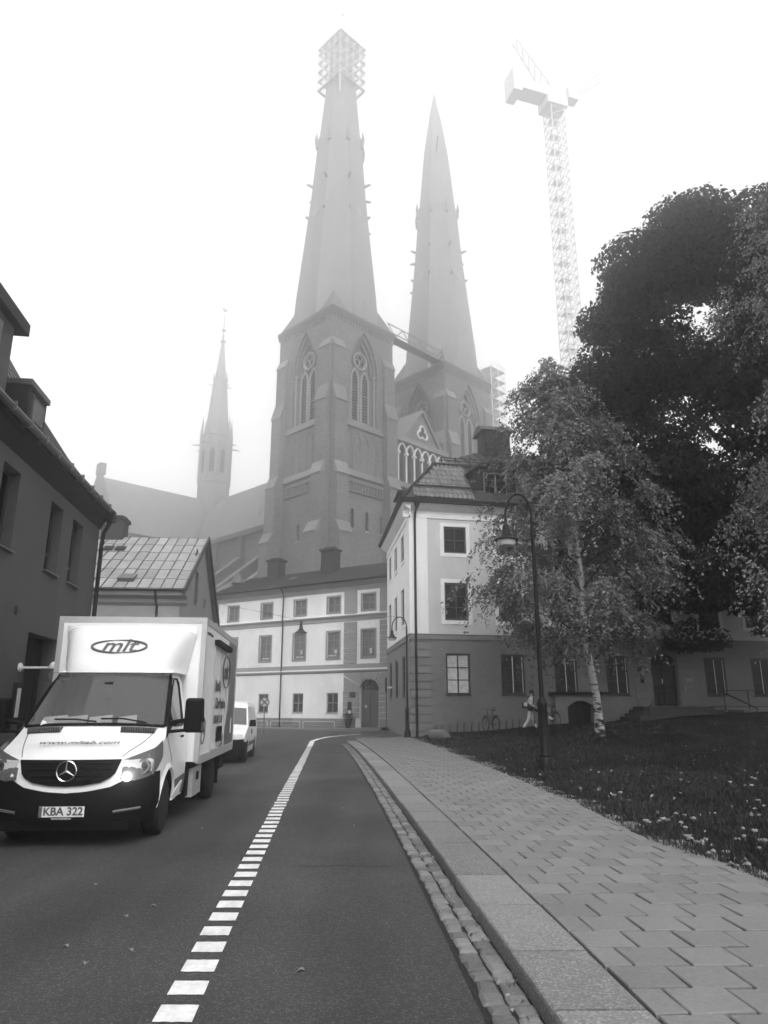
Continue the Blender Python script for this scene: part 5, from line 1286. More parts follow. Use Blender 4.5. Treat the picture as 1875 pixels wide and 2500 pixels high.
# chassis under the box
MB().box(-.42,.42,.4,5.7,.45,.70).build('chassis', M['plastic'], tk)
MB().box(-1.05,1.05,1.5,5.8,.70,.78).build('subframe', M['plastic'], tk)
MB().box(.72,1.06,1.62,2.45,.27,.70).build('tool_box', M['alu'], tk); MB().box(1.061,1.08,1.95,2.1,.5,.62).build('tool_box_lock', M['plastic'], tk)
MB().box(.5,1.0,1.36,1.6,.3,.75).build('front_guard', M['plastic'], tk)
for s in (-1,1):
    MB().box(min(s*.6,s*1.08),max(s*.6,s*1.08),4.36,4.39,.22,.72).build('mud_flap', M['plastic'], tk)
MB().box(-1.0,1.0,5.6,5.75,.42,.55).build('rear_underrun', M['plastic'], tk); MB().box(.7,1.05,4.75,5.4,.45,.72).build('side_locker', M['plastic'], tk)
# papers on the dashboard, seats
MB().box(-.82,.82,-.05,.35,1.18,1.36).build('dashboard', M['plastic'], tk); MB().box(-.75,-.15,.9,1.1,.9,1.75).build('seat_back', M['plastic'], tk); MB().box(.25,.75,.9,1.1,.9,1.75).build('seat_back', M['plastic'], tk)
MB().tube([(.48+.19*math.cos(a), .42+.06*math.sin(a), 1.36+.17*math.sin(a)) for a in lin(0, 2*math.pi, 21)], .016, 6).build('steering_wheel', M['plastic'], tk)
MB().box(-.06,.06,.38,.44,1.86,1.96).build('rear_view_mirror', M['plastic'], tk)
for x, y, w_, l_, rz in ((-.55,.02,.3,.16,.1),(-.3,.0,.35,.12,-.15),(.06,.0,.3,.05,.05),(.4,.05,.24,.2,.2)):
    MB().hexa([(-w_/2,-l_/2,0),(w_/2,-l_/2,.0),(w_/2,l_/2,.05),(-w_/2,l_/2,.08),(-w_/2,-l_/2,.03),(w_/2,-l_/2,.02),(w_/2,l_/2,.14),(-w_/2,l_/2,.11)]).build('dashboard_paper', M['plate'], tk, (x,y-.06,1.372), rz)

# --- small van parked behind the truck
VX, VY = -5.20, 23.55
vn = thing('small_van', 'small white van with black bumper parked behind the delivery truck', 'van', (VX, VY, Hs(VX, VY)), R(5))
vp = [(-.86,.78),(-.82,.88),(-.6,.98),(-.1,1.06),(.05,1.10),(.62,1.66),(.78,1.75),(1.1,1.83),(2.2,1.86),(3.2,1.84),(3.42,1.76)]
def vw(y, z):
    b = interp(z, [.2,.45,.8,1.05,1.7,1.86], [.86,.90,.915,.90,.80,.70]); return b*(1 - .12*max(0,(-.2-y)/.66)**2)
def vzb(y):
    for yc in (0, 2.75):
        a = .38**2 - (y-yc)**2
        if a > 0: return max(.26, .30+math.sqrt(a))
    return .26
vtop, vs_of, vr = shell(vp, vw, vzb, .26, ([-.86,0,.8,1.3],[1,.7,.4,0]), .04, 50)
def vfront(u, z): return (u*vw(-.7,z), -.88+.26*abs(u)**3, z)
m = MB().grid(vr); m.grid([[vfront(u, .78-.2*t) if t else vtop(0,u) for u in lin(-1,1,21)] for t in lin(0,1,4)])
m.poly([vr[-1][i] for i in range(len(vr[-1]))]); m.build('body', M['vanwhite'], vn, smooth=35)
top = vtop
MB().grid(patch(vs_of(.08), vs_of(.60), -.94, .94, .010)).build('windscreen', mat('van_windscreen', .10, .06, spec=.5), vn, smooth=60)
MB().grid([[(vfront(u, z)[0]*1.01, vfront(u,z)[1]-.03, z) for u in lin(-1,1,17)] for z in lin(.22,.70,5)]).build('bumper', M['plastic'], vn, smooth=50)
for s in (-1,1):
    vs_ = lambda pts, off: [(s*(vw(y,z)+off), y, z) for y, z in pts]
    MB().poly(vs_([(.28,1.12),(1.12,1.12),(1.12,1.66),(.80,1.68),(.66,1.56)], .004)).build('side_window', M['sideglass'], vn)
    MB().poly(vs_([(1.22,1.12),(2.2,1.12),(2.2,1.66),(1.22,1.68)], .004)).build('side_window', M['sideglass'], vn)
    MB().poly(vs_([(2.35,1.14),(3.1,1.16),(3.0,1.64),(2.35,1.66)], .004)).build('side_window', M['sideglass'], vn)
    MB().grid([[(s*vfront(u,z)[0], vfront(u,z)[1]-.012, z) for u in lin(.58,.99,6)] for z in lin(.64,.86,4)]).build('headlight', M['lens'], vn, smooth=50)
    MB().extr(vs_([(-.62,.22),(-.62,.62),(-.40,.62),(-.42,.3)], .003), (s*.02,0,0)).build('bumper_corner', M['plastic'], vn)
    MB().extr(vs_([(.45,.46),(2.3,.46),(2.3,.58),(.45,.58)], .003), (s*.012,0,0)).build('side_moulding', M['plasticgrey'], vn)
    MB().lathe([(.0,0),(.09,0),(.07,s*.02),(0,s*.02)], 12, (s*vw(1.3,.9),1.35,.88), 'x').build('fuel_flap', M['plastic'], vn)
    MB().hexa([(min(s*.92,s*1.14),.16,1.06),(max(s*.92,s*1.14),.16,1.06),(max(s*.92,s*1.14),.3,1.06),(min(s*.92,s*1.14),.3,1.06),(min(s*.95,s*1.14),.18,1.26),(max(s*.95,s*1.12),.18,1.26),(max(s*.95,s*1.12),.3,1.26),(min(s*.95,s*1.14),.3,1.26)]).build('mirror', M['plastic'], vn)
    wheel(vn, s*.80, 0, .31, .19, s); wheel(vn, s*.80, 2.75, .31, .19, s)
MB().box(-.45,.45,-.93,-.9,.5,.66).build('grille', M['plastic'], vn)
MB().box(-.7,.7,-.3,3.0,.2,.5).build('underbody', M['plastic'], vn)
# ------------------------------------------------------------------ trees
M['bark_birch'] = mat('birch_bark', .40, .85, nv=.12, ns=6, bump=.5, bs=14)
def bark_marks(m):
    nt = m.node_tree; N = nt.nodes; L = nt.links; b = N['Principled BSDF']; src = b.inputs['Base Color'].links[0].from_socket
    g = N.new('ShaderNodeNewGeometry'); mp = N.new('ShaderNodeMapping'); mp.inputs['Scale'].default_value = (3, 3, 9); L.new(g.outputs['Position'], mp.inputs['Vector'])
    t = N.new('ShaderNodeTexNoise'); t.inputs['Scale'].default_value = 1.1; t.inputs['Detail'].default_value = 4; L.new(mp.outputs[0], t.inputs['Vector'])
    se = N.new('ShaderNodeSeparateXYZ'); L.new(g.outputs['Position'], se.inputs[0])
    zr_ = N.new('ShaderNodeMapRange'); zr_.inputs[1].default_value = .5; zr_.inputs[2].default_value = 2.2; zr_.inputs[3].default_value = -.12; zr_.inputs[4].default_value = .0; L.new(se.outputs[2], zr_.inputs[0])
    sm = N.new('ShaderNodeMath'); sm.operation = 'ADD'; L.new(t.outputs[0], sm.inputs[0]); L.new(zr_.outputs[0], sm.inputs[1])
    r = N.new('ShaderNodeMapRange'); r.inputs[1].default_value = .40; r.inputs[2].default_value = .47; r.inputs[3].default_value = .06; r.inputs[4].default_value = 1; L.new(sm.outputs[0], r.inputs[0])
    mu = N.new('ShaderNodeMath'); mu.operation = 'MULTIPLY'; L.new(src, mu.inputs[0]); L.new(r.outputs[0], mu.inputs[1]); L.new(mu.outputs[0], b.inputs['Base Color'])
bark_marks(M['bark_birch'])
M['bark_dark'] = mat('dark_bark', .022, .9, nv=.3, ns=6, bump=.5, bs=12)
M['leaf_birch'] = leafmat('birch_leaf', .165, .38, .25)
M['leaf_birch_near'] = leafmat('near_birch_leaf', .20, .45, .3)
M['leaf_maple'] = leafmat('maple_leaf', .010, .6, .12, .75, .06)
def leaf_mesh(name, pos, size, mt, droop=.35, fold=.25, rg=nrng, nrm=None, align=0.0):
    n = len(pos); pos = np.asarray(pos); size = np.asarray(size)[:, None]
    a = rg.normal(size=(n, 3)); a[:, 2] -= droop*2; a /= np.linalg.norm(a, axis=1)[:, None]
    q = rg.normal(size=(n, 3))
    if nrm is not None: q = q*(1-align) + np.cross(nrm, a)*align*2; q += 1e-6
    b = q - a*np.sum(q*a, axis=1)[:, None]; b /= np.linalg.norm(b, axis=1)[:, None] + 1e-9
    if nrm is not None:                      # turn the blade so that its face looks along nrm
        a2 = a - nrm*np.sum(a*nrm, axis=1)[:, None]; a = a*(1-align) + a2*align; a /= np.linalg.norm(a, axis=1)[:, None] + 1e-9
    c = np.cross(a, b)
    v = np.empty((n, 4, 3)); v[:, 0] = pos; v[:, 1] = pos + a*size*.45 + b*size*.36 + c*size*fold*.3
    v[:, 2] = pos + a*size; v[:, 3] = pos + a*size*.45 - b*size*.36 + c*size*fold*.3
    me = bpy.data.meshes.new(name); me.vertices.add(4*n); me.vertices.foreach_set('co', v.reshape(-1))
    me.loops.add(4*n); me.loops.foreach_set('vertex_index', np.arange(4*n, dtype=np.int32))
    me.polygons.add(n); me.polygons.foreach_set('loop_start', np.arange(0, 4*n, 4, dtype=np.int32))
    me.update(calc_edges=True); me.validate(); me.materials.append(mt); return me
def V3(*a): return np.array(a, float)

def birch(base, zs_, rs_, xs_, limbs, sprays, per, leaf, label, lm, seed, trunk_r, twig=1.15):
    """trunk, rising limbs, sprays of hanging twigs along the outer half of every limb"""
    rg = np.random.default_rng(seed); bx_, by_, bz_ = base
    t = thing('birch_tree', label, 'tree', base)
    cen = lambda z: np.interp(z, zs_, xs_) - bx_
    zt = zs_[-1] - bz_
    path = [(cen(bz_+z)*min(1, z/5) + .07*math.sin(z*1.3), .06*math.cos(z*.9), z) for z in lin(-.2, zt*.95, 16)]
    rr = [trunk_r*1.5, trunk_r*1.05] + [trunk_r*(1-i/16)**.85 + .010 for i in range(2, 16)]
    MB().tube(path, rr, 10).build('trunk', M['bark_birch'], t, smooth=60)
    P = np.array(path); pts = []; sz = []; nr = []
    for k in range(limbs):
        f = (k+.5)/limbs; z = zs_[0] + (zs_[-1]-zs_[0])*f**.92; R_ = np.interp(z, zs_, rs_)*rg.uniform(.72, 1.12)
        a = k*2.39996 + rg.uniform(-.4, .4); out = V3(math.cos(a), math.sin(a), 0)
        tip = V3(cen(z), 0, z-bz_) + out*R_ + V3(0, 0, rg.uniform(-.5, .5))
        zi = max(2.3, (z-bz_) - R_*rg.uniform(.5, .9)); i = min(len(P)-1, int(np.searchsorted(P[:, 2], zi))); s = P[i]
        m1 = s*.66 + tip*.34 + V3(*rg.normal(size=2)*.12, .30); m2 = s*.33 + tip*.67 + V3(*rg.normal(size=2)*.15, .42)
        cur = np.array([s, m1, m2, tip]); MB().tube([tuple(q) for q in cur], [.042*(1-.65*f)+.008, .026, .015, .005], 5).build('limb', M['bark_dark'], t, smooth=60)
        for j in range(int(sprays*(.5+R_/4.0))):
            u = rg.uniform(.30, 1.04); g = u*3; i0 = min(2, int(g)); c = cur[i0]*(1-(g-i0)) + cur[i0+1]*(g-i0) + rg.normal(size=3)*V3(.24, .24, .16)
            for q_ in range(rg.integers(3, 6)):
                d = out*.55 + rg.normal(size=3)*.6; d /= np.linalg.norm(d); L_ = twig*rg.uniform(.45, 1.35); n = int(per*L_*rg.uniform(.7, 1.3)) + 2
                tt = rg.uniform(.05, 1, n)[:, None]
                q = c + d*L_*.8*tt + V3(0, 0, -1)*(L_*.85)*tt**2 + rg.normal(size=(n, 3))*.05
                pts.append(q); sz.append(leaf*rg.uniform(.6, 1.25, n)); nv_ = out*.6 + V3(0, 0, .6) + rg.normal(size=(n, 3))*.3; nr.append(nv_/np.linalg.norm(nv_, axis=1)[:, None])
    pts = np.concatenate(pts); sz = np.concatenate(sz); nr = np.concatenate(nr)
    tag(obj('crown', leaf_mesh('crown', pts, sz, lm, .5, .3, rg, nr, .6), t), kind='stuff')
    return t
bz_ = lawn_z(8.35, 28.6)
birch((8.25, 28.6, bz_), [4.9,5.6,6.8,8,9.5,11,12.5,14.2,15.6], [2.9,3.7,4.0,3.8,3.5,2.9,2.4,1.6,.4], [7.9,7.9,7.9,7.9,7.8,7.8,7.6,7.4,7.2], 44, 15, 21, .135,
      'slender birch with white trunk and pale leaves on the lawn before the corner building', M['leaf_birch'], 5, .15, 1.2)
birch((12.4, 14.4, lawn_z(12.4, 14.4)), [3.2,4.5,6.5,8.5,10.5,13,15,17], [3.0,3.9,4.6,4.6,4.3,3.5,3.0,1.0], [11.6,11.7,11.8,12.0,12.2,12.3,12.4,12.4], 56, 12, 18, .085,
      'nearest birch, its small pale leaves hanging in at the right edge of the picture', M['leaf_birch_near'], 9, .2, 1.0)

def maple(base, cx_, cz, rx, ry, rz, nl, per, leaf, label, seed):
    rg = np.random.default_rng(seed); t = thing('maple_tree', label, 'tree', base)
    MB().tube([(0,0,-.3),(.05,.02,3),(-.1,.1,7),(-.3,.0,12),(0,0,18)], [.62,.5,.42,.3,.1], 12).build('trunk', M['bark_dark'], t, smooth=60)
    pts = []; sz = []; nr = []
    for k in range(nl):
        while True:
            d = rg.normal(size=3); d /= np.linalg.norm(d)
            if d[2] > -.72: break
        p = 2.5; sc_ = (abs(d[0])**p + abs(d[1])**p + abs(d[2])**p)**(-1/p)
        f = rg.uniform(.80, 1.0) if k % 4 else rg.uniform(.4, .8)
        c = V3(cx_-base[0] + d[0]*sc_*rx*f, d[1]*sc_*ry*f, cz-base[2] + d[2]*sc_*rz*f)
        if k % 4 == 0:
            zz = max(3.5, c[2]*.55); MB().tube([(0,0,zz),(c[0]*.5,c[1]*.5,(zz+c[2])/2+.4),tuple(c)], [.16,.09,.03], 5).build('limb', M['bark_dark'], t)
        R_ = rg.uniform(.9, 1.75); n = int(per*(R_/1.3)**2)
        v = rg.normal(size=(n, 3)); v /= np.linalg.norm(v, axis=1)[:, None]; v[:, 2] = np.where(v[:, 2] < -.2, v[:, 2]*.35, v[:, 2])
        rad = R_*rg.uniform(.72, 1.04, n)[:, None]
        pts.append(c + v*rad*V3(1.15, 1.15, .8)); sz.append(leaf*rg.uniform(.7, 1.25, n)); w_ = v + rg.normal(size=(n, 3))*.35; nr.append(w_/np.linalg.norm(w_, axis=1)[:, None])
    pts = np.concatenate(pts); sz = np.concatenate(sz)
    tag(obj('crown', leaf_mesh('crown', pts, sz, M['leaf_maple'], .3, .3, rg, np.concatenate(nr), .7), t), kind='stuff')
maple((20.2, 34.0, lawn_z(20.2, 34)), 19.8, 14.9, 10.1, 6.5, 12.7, 340, 640, .24, 'big dense dark maple towering behind the birch at the right', 21)

# ------------------------------------------------------------------ grass, fallen leaves, mushrooms
def visible_lawn(n, y0, y1, power):
    u = nrng.uniform(0, 1, n); y = (y0**power + u*(y1**power - y0**power))**(1/power)
    out = []
    for yy in y:
        p = pave(min(yy, 36)); xr = .62*yy + 1.5
        xx = p - .02 + (xr-p)*nrng.uniform(0, 1)
        out.append((xx, yy))
    return out
pos = []; N_ = 95000
for x, y in visible_lawn(N_, 5.5, 36, .25):
    if x > 26: continue
    pos.append((x, y, lawn_z(x, y)))
for k in range(9000):                      # ragged tufts along the paving edge
    y = 5.5*(34/5.5)**nrng.uniform(); x = pave(min(y,36)) + abs(nrng.normal())*.10 - .08 + .07*math.sin(y*5.1); pos.append((x, y, lawn_z(x, y)-.06))
pos = np.array(pos); n = len(pos)
h = nrng.uniform(.035, .085, n)*(1 + .35*np.sin(pos[:,0]*2.1)*np.sin(pos[:,1]*1.7)); w = .0035 + .0011*pos[:,1]*.55
a = nrng.uniform(0, 2*np.pi, n); dx = np.stack([np.cos(a), np.sin(a), 0*a], 1); lean = nrng.normal(size=(n, 3))*.45; lean[:, 2] = 1
v = np.empty((n, 3, 3)); v[:,0] = pos - dx*w[:,None]; v[:,1] = pos + dx*w[:,None]; v[:,2] = pos + lean*h[:,None]
me = bpy.data.meshes.new('grass'); me.vertices.add(3*n); me.vertices.foreach_set('co', v.reshape(-1)); me.loops.add(3*n); me.loops.foreach_set('vertex_index', np.arange(3*n, dtype=np.int32))
me.polygons.add(n); me.polygons.foreach_set('loop_start', np.arange(0, 3*n, 3, dtype=np.int32)); me.update(calc_edges=True); me.validate(); me.materials.append(M['grass'])
tag(obj('grass', me), 'short dark green grass covering the lawn', 'grass', kind='stuff')
M['dryleaf'] = leafmat('fallen_leaf', .22, .7, .2)
pos = [(x, y, lawn_z(x, y)+.045+nrng.uniform(0,.03)) for x, y in visible_lawn(330, 9, 36.5, .6)]
lm_ = leaf_mesh('fallen_leaves', pos, nrng.uniform(.03, .08, len(pos)), M['dryleaf'], 0, .5)
tag(obj('fallen_leaves', lm_), 'scattered small pale fallen leaves in the grass', 'leaves', kind='stuff')
pos = []
for k in range(130):
    y = 4.2*(30/4.2)**nrng.uniform(); pos.append((kerb(y) - .03 - abs(nrng.normal())*.05, y, Hs(kerb(y), y)+.03))
for k in range(60):
    y = 5*(30/5)**nrng.uniform(); pos.append((pave(y) - abs(nrng.normal())*.35, y, Hs(pave(y), y)+.127))
pos = np.array(pos); lm_ = leaf_mesh('edge_leaves', pos, nrng.uniform(.02, .045, len(pos)), M['dryleaf'], 0, .6)
tag(obj('edge_leaves', lm_), 'small dry leaves blown along the kerb and paving edge', 'leaves', kind='stuff')
# single leaves lying on the road
def curl_leaf(seed, s):
    r = random.Random(seed); m = MB(); n = 5; rows_ = []
    for i in range(n+1):
        t = i/n; w = s*.42*math.sin(math.pi*min(1, t*.92+.06))**.8; z = s*.28*math.sin(math.pi*t)*r.uniform(.5, 1)
        rows_.append([(-w, s*(t-.5), z + w*.5*r.uniform(.2, 1)), (0, s*(t-.5), z*.6), (w, s*(t-.5), z + w*.5*r.uniform(.2, 1))])
    return m.grid(rows_).mesh('fallen_leaf', M['dryleaf'], smooth=60)
lv = [curl_leaf(s, .045) for s in range(4)]
rl_ = [((-2.7,7.4),'curled pale leaf on the asphalt just below the truck bumper'),((-1.93,6.65),'pale leaf on the asphalt left of the dashes, farther of the middle pair'),((-2.05,6.34),'pale leaf on the asphalt left of the dashes, nearer of the middle pair'),
       ((-1.73,5.51),'small pale leaf nearest to the dashes at the bottom left'),((-1.93,5.25),'lowest pale leaf on the asphalt at bottom left'),((-2.21,5.6),'leftmost pale leaf low on the asphalt'),((-.52,5.12),'lone pale leaf in the cycle lane at bottom centre'),
       ((-2.51,10.65),'pale leaf on the road right of the truck front wheel'),((-.43,10.88),'tiny pale leaf in the cycle lane near the kerb'),((-.67,12.67),'tiny pale leaf far up the cycle lane'),((-4.43,26.08),'small leaf on the road beside the parked van')]
for i, ((x, y), lb) in enumerate(rl_):
    o = obj('fallen_leaf', lv[i % 4], None, (x, y, Hs(x, y)+.004), rng.uniform(0, 6)); tag(o, lb, 'leaf', 'leaves lying on the road')
M['mushroom'] = mat('mushroom_cap', .21, .7, nv=.12, ns=25)
def mush(seed, r_):
    r = random.Random(seed); n = 12; m = MB(); hs = r.uniform(.03, .05)
    m.tube([(0,0,0),(r.uniform(-.01,.01),0,hs)], [.010,.008], 6)
    prof = [(.008,hs),(r_*.96,hs+.004),(r_,hs+.012),(r_*.85,hs+.026),(r_*.45,hs+.034),(.004,hs+.030)]
    o = len(m.v); m.lathe(prof, n)
    for i in range(o, len(m.v)):
        x, y, z = m.v[i]; a = math.atan2(y, x); k = 1 + .14*math.sin(2*a+seed) + .08*math.sin(3*a+seed*2); m.v[i] = (x*k, y*k, z + .006*math.sin(2*a+seed))
    return m.mesh('mushroom', M['mushroom'], smooth=60)
mm = [mush(s, .02 + .0045*s) for s in range(6)]
MP = [(3.78,15.51),(3.7,14.07),(3.88,14.07),(3.84,13.13),(4.07,13.38),(3.88,12.64),(6.59,16.45),(5.92,14.83),(6.68,15.51),(7.65,16.06),(6.88,14.37),(6.71,14.46),(5.67,12.31),(5.31,11.58),(5.45,11.49),(6.05,12.2),(5.79,11.68),(4.2,10.94),(3.55,10.3),(3.86,10.61),(3.75,10.3),(3.79,9.93),(4.1,10.34),(3.88,9.72),(4.67,10.94),(3.54,9.04),(3.53,8.87),(3.56,8.81),(3.53,8.65),(3.58,8.6),(4.46,9.34),(4.1,8.81),(4.2,8.76),(4.18,8.55),(3.93,8.3),(3.44,8.02),(3.52,8.02),(3.59,7.88),(3.56,7.67),(3.37,7.63),(5.22,10.53),(3.4,7.2)]
for x, y in MP:
    zone = 'in the far scatter beyond the lamp post' if y > 13.5 else ('in the middle of the lawn' if y > 11 else ('in the dense cluster near the paving' if y > 9.5 else ('in the nearest cluster beside the paving edge' if x < 3.75 else 'in the small cluster at the right edge')))
    for k in range(rng.choice((1,1,2,2))):
        xx, yy = x + rng.uniform(-.11,.11), y + rng.uniform(-.16,.16)
        o = obj('mushroom', mm[rng.randrange(6)], None, (xx, yy, lawn_z(xx, yy)), rng.uniform(0,6)); s = rng.uniform(.75,1.2); o.scale = (s, s, s*.8)
        tag(o, 'white mushroom cap ' + zone, 'mushroom', 'white mushrooms ' + zone)

# ------------------------------------------------------------------ street lamps
M['milk'] = mat('milky_lamp_glass', .55, .3, spec=.5)
def street_lamp(x, y, z, hgt, label, k=1.0, arm=.70):
    t = thing('street_lamp', label, 'street lamp', (x, y, z), 0, 'cast iron street lamps with curved arms')
    MB().lathe([(.20*k,0),(.20*k,.28*k),(.165*k,.34*k),(.175*k,.38*k),(.135*k,.46*k),(.115*k,1.5*k),(.135*k,1.56*k),(.135*k,1.62*k),(.075*k,1.75*k)], 12).build('base', M['iron'], t, smooth=35)
    hp_ = hgt - .62*k; r0 = .062*k
    MB().tube([(0,0,1.6*k),(0,0,hp_)], [r0, .05*k], 10).build('pole', M['iron'], t, smooth=50)
    MB().lathe([(.075*k,-.05),(.075*k,.05)], 10, (0,0,hp_-.5)).build('collar', M['iron'], t)
    R_ = arm/2
    arc = [(-R_+R_*math.cos(a)*1.0, 0, hp_+.0+.62*k*math.sin(a)) for a in lin(0, math.pi, 14)] + [(-arm,0,hp_-.18*k)]
    MB().tube(arc, .034*k, 8).build('arm', M['iron'], t, smooth=60)
    z0 = hp_ - .16*k; hk = .9*k
    L_ = MB().lathe([(a_*hk, b_*hk) for a_, b_ in ((.035,0),(.05,-.06),(.09,-.10),(.10,-.16),(.115,-.30),(.17,-.44),(.24,-.50),(.345,-.53),(.345,-.56),(.28,-.56))], 22, (-arm,0,z0)).build('lamp_shade', M['iron'], t, smooth=35)
    MB().lathe([(a_*hk, b_*hk) for a_, b_ in ((.27,-.561),(.265,-.66),(.23,-.72),(.10,-.735),(.0,-.735))], 20, (-arm,0,z0)).build('lamp_glass', M['milk'], t, smooth=45)
    MB().tube([(-.02,0,hp_-.42),(.35*k,.0,hp_-.36)], .012, 5).build('stay', M['iron'], t)
    return t
street_lamp(3.94, 18.5, lawn_z(3.94,18.5)-.05, 7.05, 'tall black cast iron lamp post at the paving edge, nearest to the camera')
street_lamp(1.12, 35.85, Hs(1.12,35.85)+.1, 5.75, 'black cast iron lamp post at the corner of the white-trimmed building', .8, .72)
hg_ = thing('hanging_lamp', 'dark bell-shaped lamp hanging on a wire above the street end', 'street lamp', (-4.55, 39.6, 5.6))
MB().lathe([(.03,.62),(.08,.58),(.05,.52),(.07,.45),(.11,.2),(.22,.06),(.34,.0),(.34,-.03),(.25,-.03)], 18).build('lamp_shade', M['iron'], hg_, smooth=40)
MB().lathe([(.22,-.031),(.18,-.10),(0,-.13)], 14).build('lamp_glass', M['milk'], hg_, smooth=40)
MB().tube([(-4.1,-3.0,1.2),(0,0,.66),(5.2,3.6,1.3)], .008, 4).build('wire', M['iron'], hg_)

# ------------------------------------------------------------------ bicycles and stands
M['bikepaint'] = mat('bicycle_paint', .03, .4); M['tyre2'] = mat('bicycle_tyre', .02, .8); M['saddle'] = mat('saddle_leather', .015, .6)
def bicycle(x, y, z, rz, label):
    t = thing('bicycle', label, 'bicycle', (x, y, z), rz, 'bicycles parked at the wall')
    for wx in (-.54, .54):
        w = MB().tube([(wx+.325*math.cos(a), 0, .345+.325*math.sin(a)) for a in lin(0, 2*math.pi, 25)], .019, 6).build('wheel', M['tyre2'], t)
        MB().tube([(wx+.30*math.cos(a), 0, .345+.30*math.sin(a)) for a in lin(0, 2*math.pi, 25)], .011, 5).build('rim', M['zinc'], w)
        q = MB()
        for k in range(14): a = k*math.pi/7; q.tube([(wx,0,.345),(wx+.30*math.cos(a),0,.345+.30*math.sin(a))], .0025, 3)
        q.build('spokes', M['zinc'], w)
        MB().tube([(wx+.36*math.cos(a), 0, .345+.36*math.sin(a)) for a in lin(.3, 2.7, 12)], .022, 5).build('mudguard', M['bikepaint'], t)
    for a, b, r_ in (((-.54,0,.345),(-.08,0,.30),.014),((-.54,0,.345),(-.2,0,.78),.012),((-.08,0,.30),(-.22,0,.92),.018),((-.08,0,.30),(.34,0,.80),.02),((-.15,0,.58),(.36,0,.74),.016),((.54,0,.345),(.36,0,.80),.016),((.37,0,.78),(.30,0,1.02),.016)):
        MB().tube([a, b], r_, 6).build('frame_tube', M['bikepaint'], t)
    MB().tube([(.05,-.30,1.06),(.20,-.29,1.07),(.34,-.12,1.03),(.30,0,1.02),(.34,.12,1.03),(.20,.29,1.07),(.05,.30,1.06)], .014, 6).build('handlebar', M['zinc'], t)
    MB().hexa([(-.36,-.10,.93),(-.06,-.03,.94),(-.06,.03,.94),(-.36,.10,.93),(-.36,-.09,.99),(-.06,-.02,.98),(-.06,.02,.98),(-.36,.09,.99)]).build('saddle', M['saddle'], t)
    MB().box(-.85,-.35,-.07,.07,.72,.74).build('carrier', M['bikepaint'], t)
    MB().tube([(-.08,-.06,.30),(-.03,-.07,.16)], .012, 5).tube([(-.08,.06,.30),(-.13,.07,.44)], .012, 5).build('cranks', M['zinc'], t)
    MB().lathe([(.0,0),(.09,0),(.09,.01),(0,.01)], 14, (-.08,-.045,.30), 'y').build('chainwheel', M['zinc'], t)
    return t
by = lambda x, y: lawn_z(x, y)
bicycle(4.95, 34.6, by(4.95,34.6), R(108), 'dark bicycle standing in the rack under the lit window')
bicycle(8.05, 36.2, by(8.05,36.2), R(112), 'dark bicycle with pale saddle beside the cellar door, behind the lamp post')
ords = ['first','second','third','fourth','fifth','sixth','seventh','eighth','ninth','tenth','last']
for i, x in enumerate((2.48,2.79,3.2,3.55,3.88,4.26,4.61,5.64,5.99,6.32,6.65)):
    y = 35.6 + (x-1.4)*.21; z = by(x, y)
    t = thing('bicycle_stand', ords[i] + ' low iron bicycle holder along the wall, counted from the boulder', 'bike rack', (x, y, z), R(12), 'low bicycle holders along the wall')
    MB().tube([(-.05,-.05,0),(-.05,-.05,.38),(-.0,-.05,.47),(.06,-.05,.44),(.03,-.05,.3),(-.01,-.05,.2),(0,-.05,0)], .010, 5).build('hoop', M['iron'], t)
    MB().tube([(.0,.05,0),(.0,.05,.36),(.05,.05,.42)], .009, 5).build('rod', M['iron'], t)
    MB().box(-.12,.12,-.09,.09,-.02,.02).build('foot', M['iron'], t)

# boulder, stake in the lawn
bd = bmesh.new(); bmesh.ops.create_icosphere(bd, subdivisions=4, radius=1)
r = random.Random(4); fr_ = [(Vector((r.uniform(-1,1),r.uniform(-1,1),r.uniform(-1,1)))*2.2, r.uniform(0,6)) for _ in range(9)]
for v_ in bd.verts:
    d = 1 + sum(.05*math.sin(v_.co.dot(k)*1.5+p) for k, p in fr_); v_.co *= d
    v_.co.x *= .47; v_.co.y *= .36; v_.co.z *= .33
    if v_.co.z > .20: v_.co.z = .20 + (v_.co.z-.20)*.45
me = bpy.data.meshes.new('boulder'); bd.to_mesh(me); bd.free(); me.polygons.foreach_set('use_smooth', [True]*len(me.polygons))
me.materials.append(mat('boulder_stone', .13, .9, nv=.35, ns=6, bump=.6, bs=14)); tag(obj('boulder', me, None, (2.45, 33.0, lawn_z(2.45,33)+.12)), 'rounded grey boulder at the corner of the lawn', 'boulder')
sk_ = thing('lawn_stake', 'short dark stake with crosspiece standing in the lawn', 'stake', (10.35, 30.2, lawn_z(10.35,30.2)))
MB().box(-.035,.035,-.035,.035,-.1,.72).build('stake', M['bark_dark'], sk_); MB().box(-.16,.16,-.04,.04,.62,.70).build('crosspiece', M['bark_dark'], sk_)

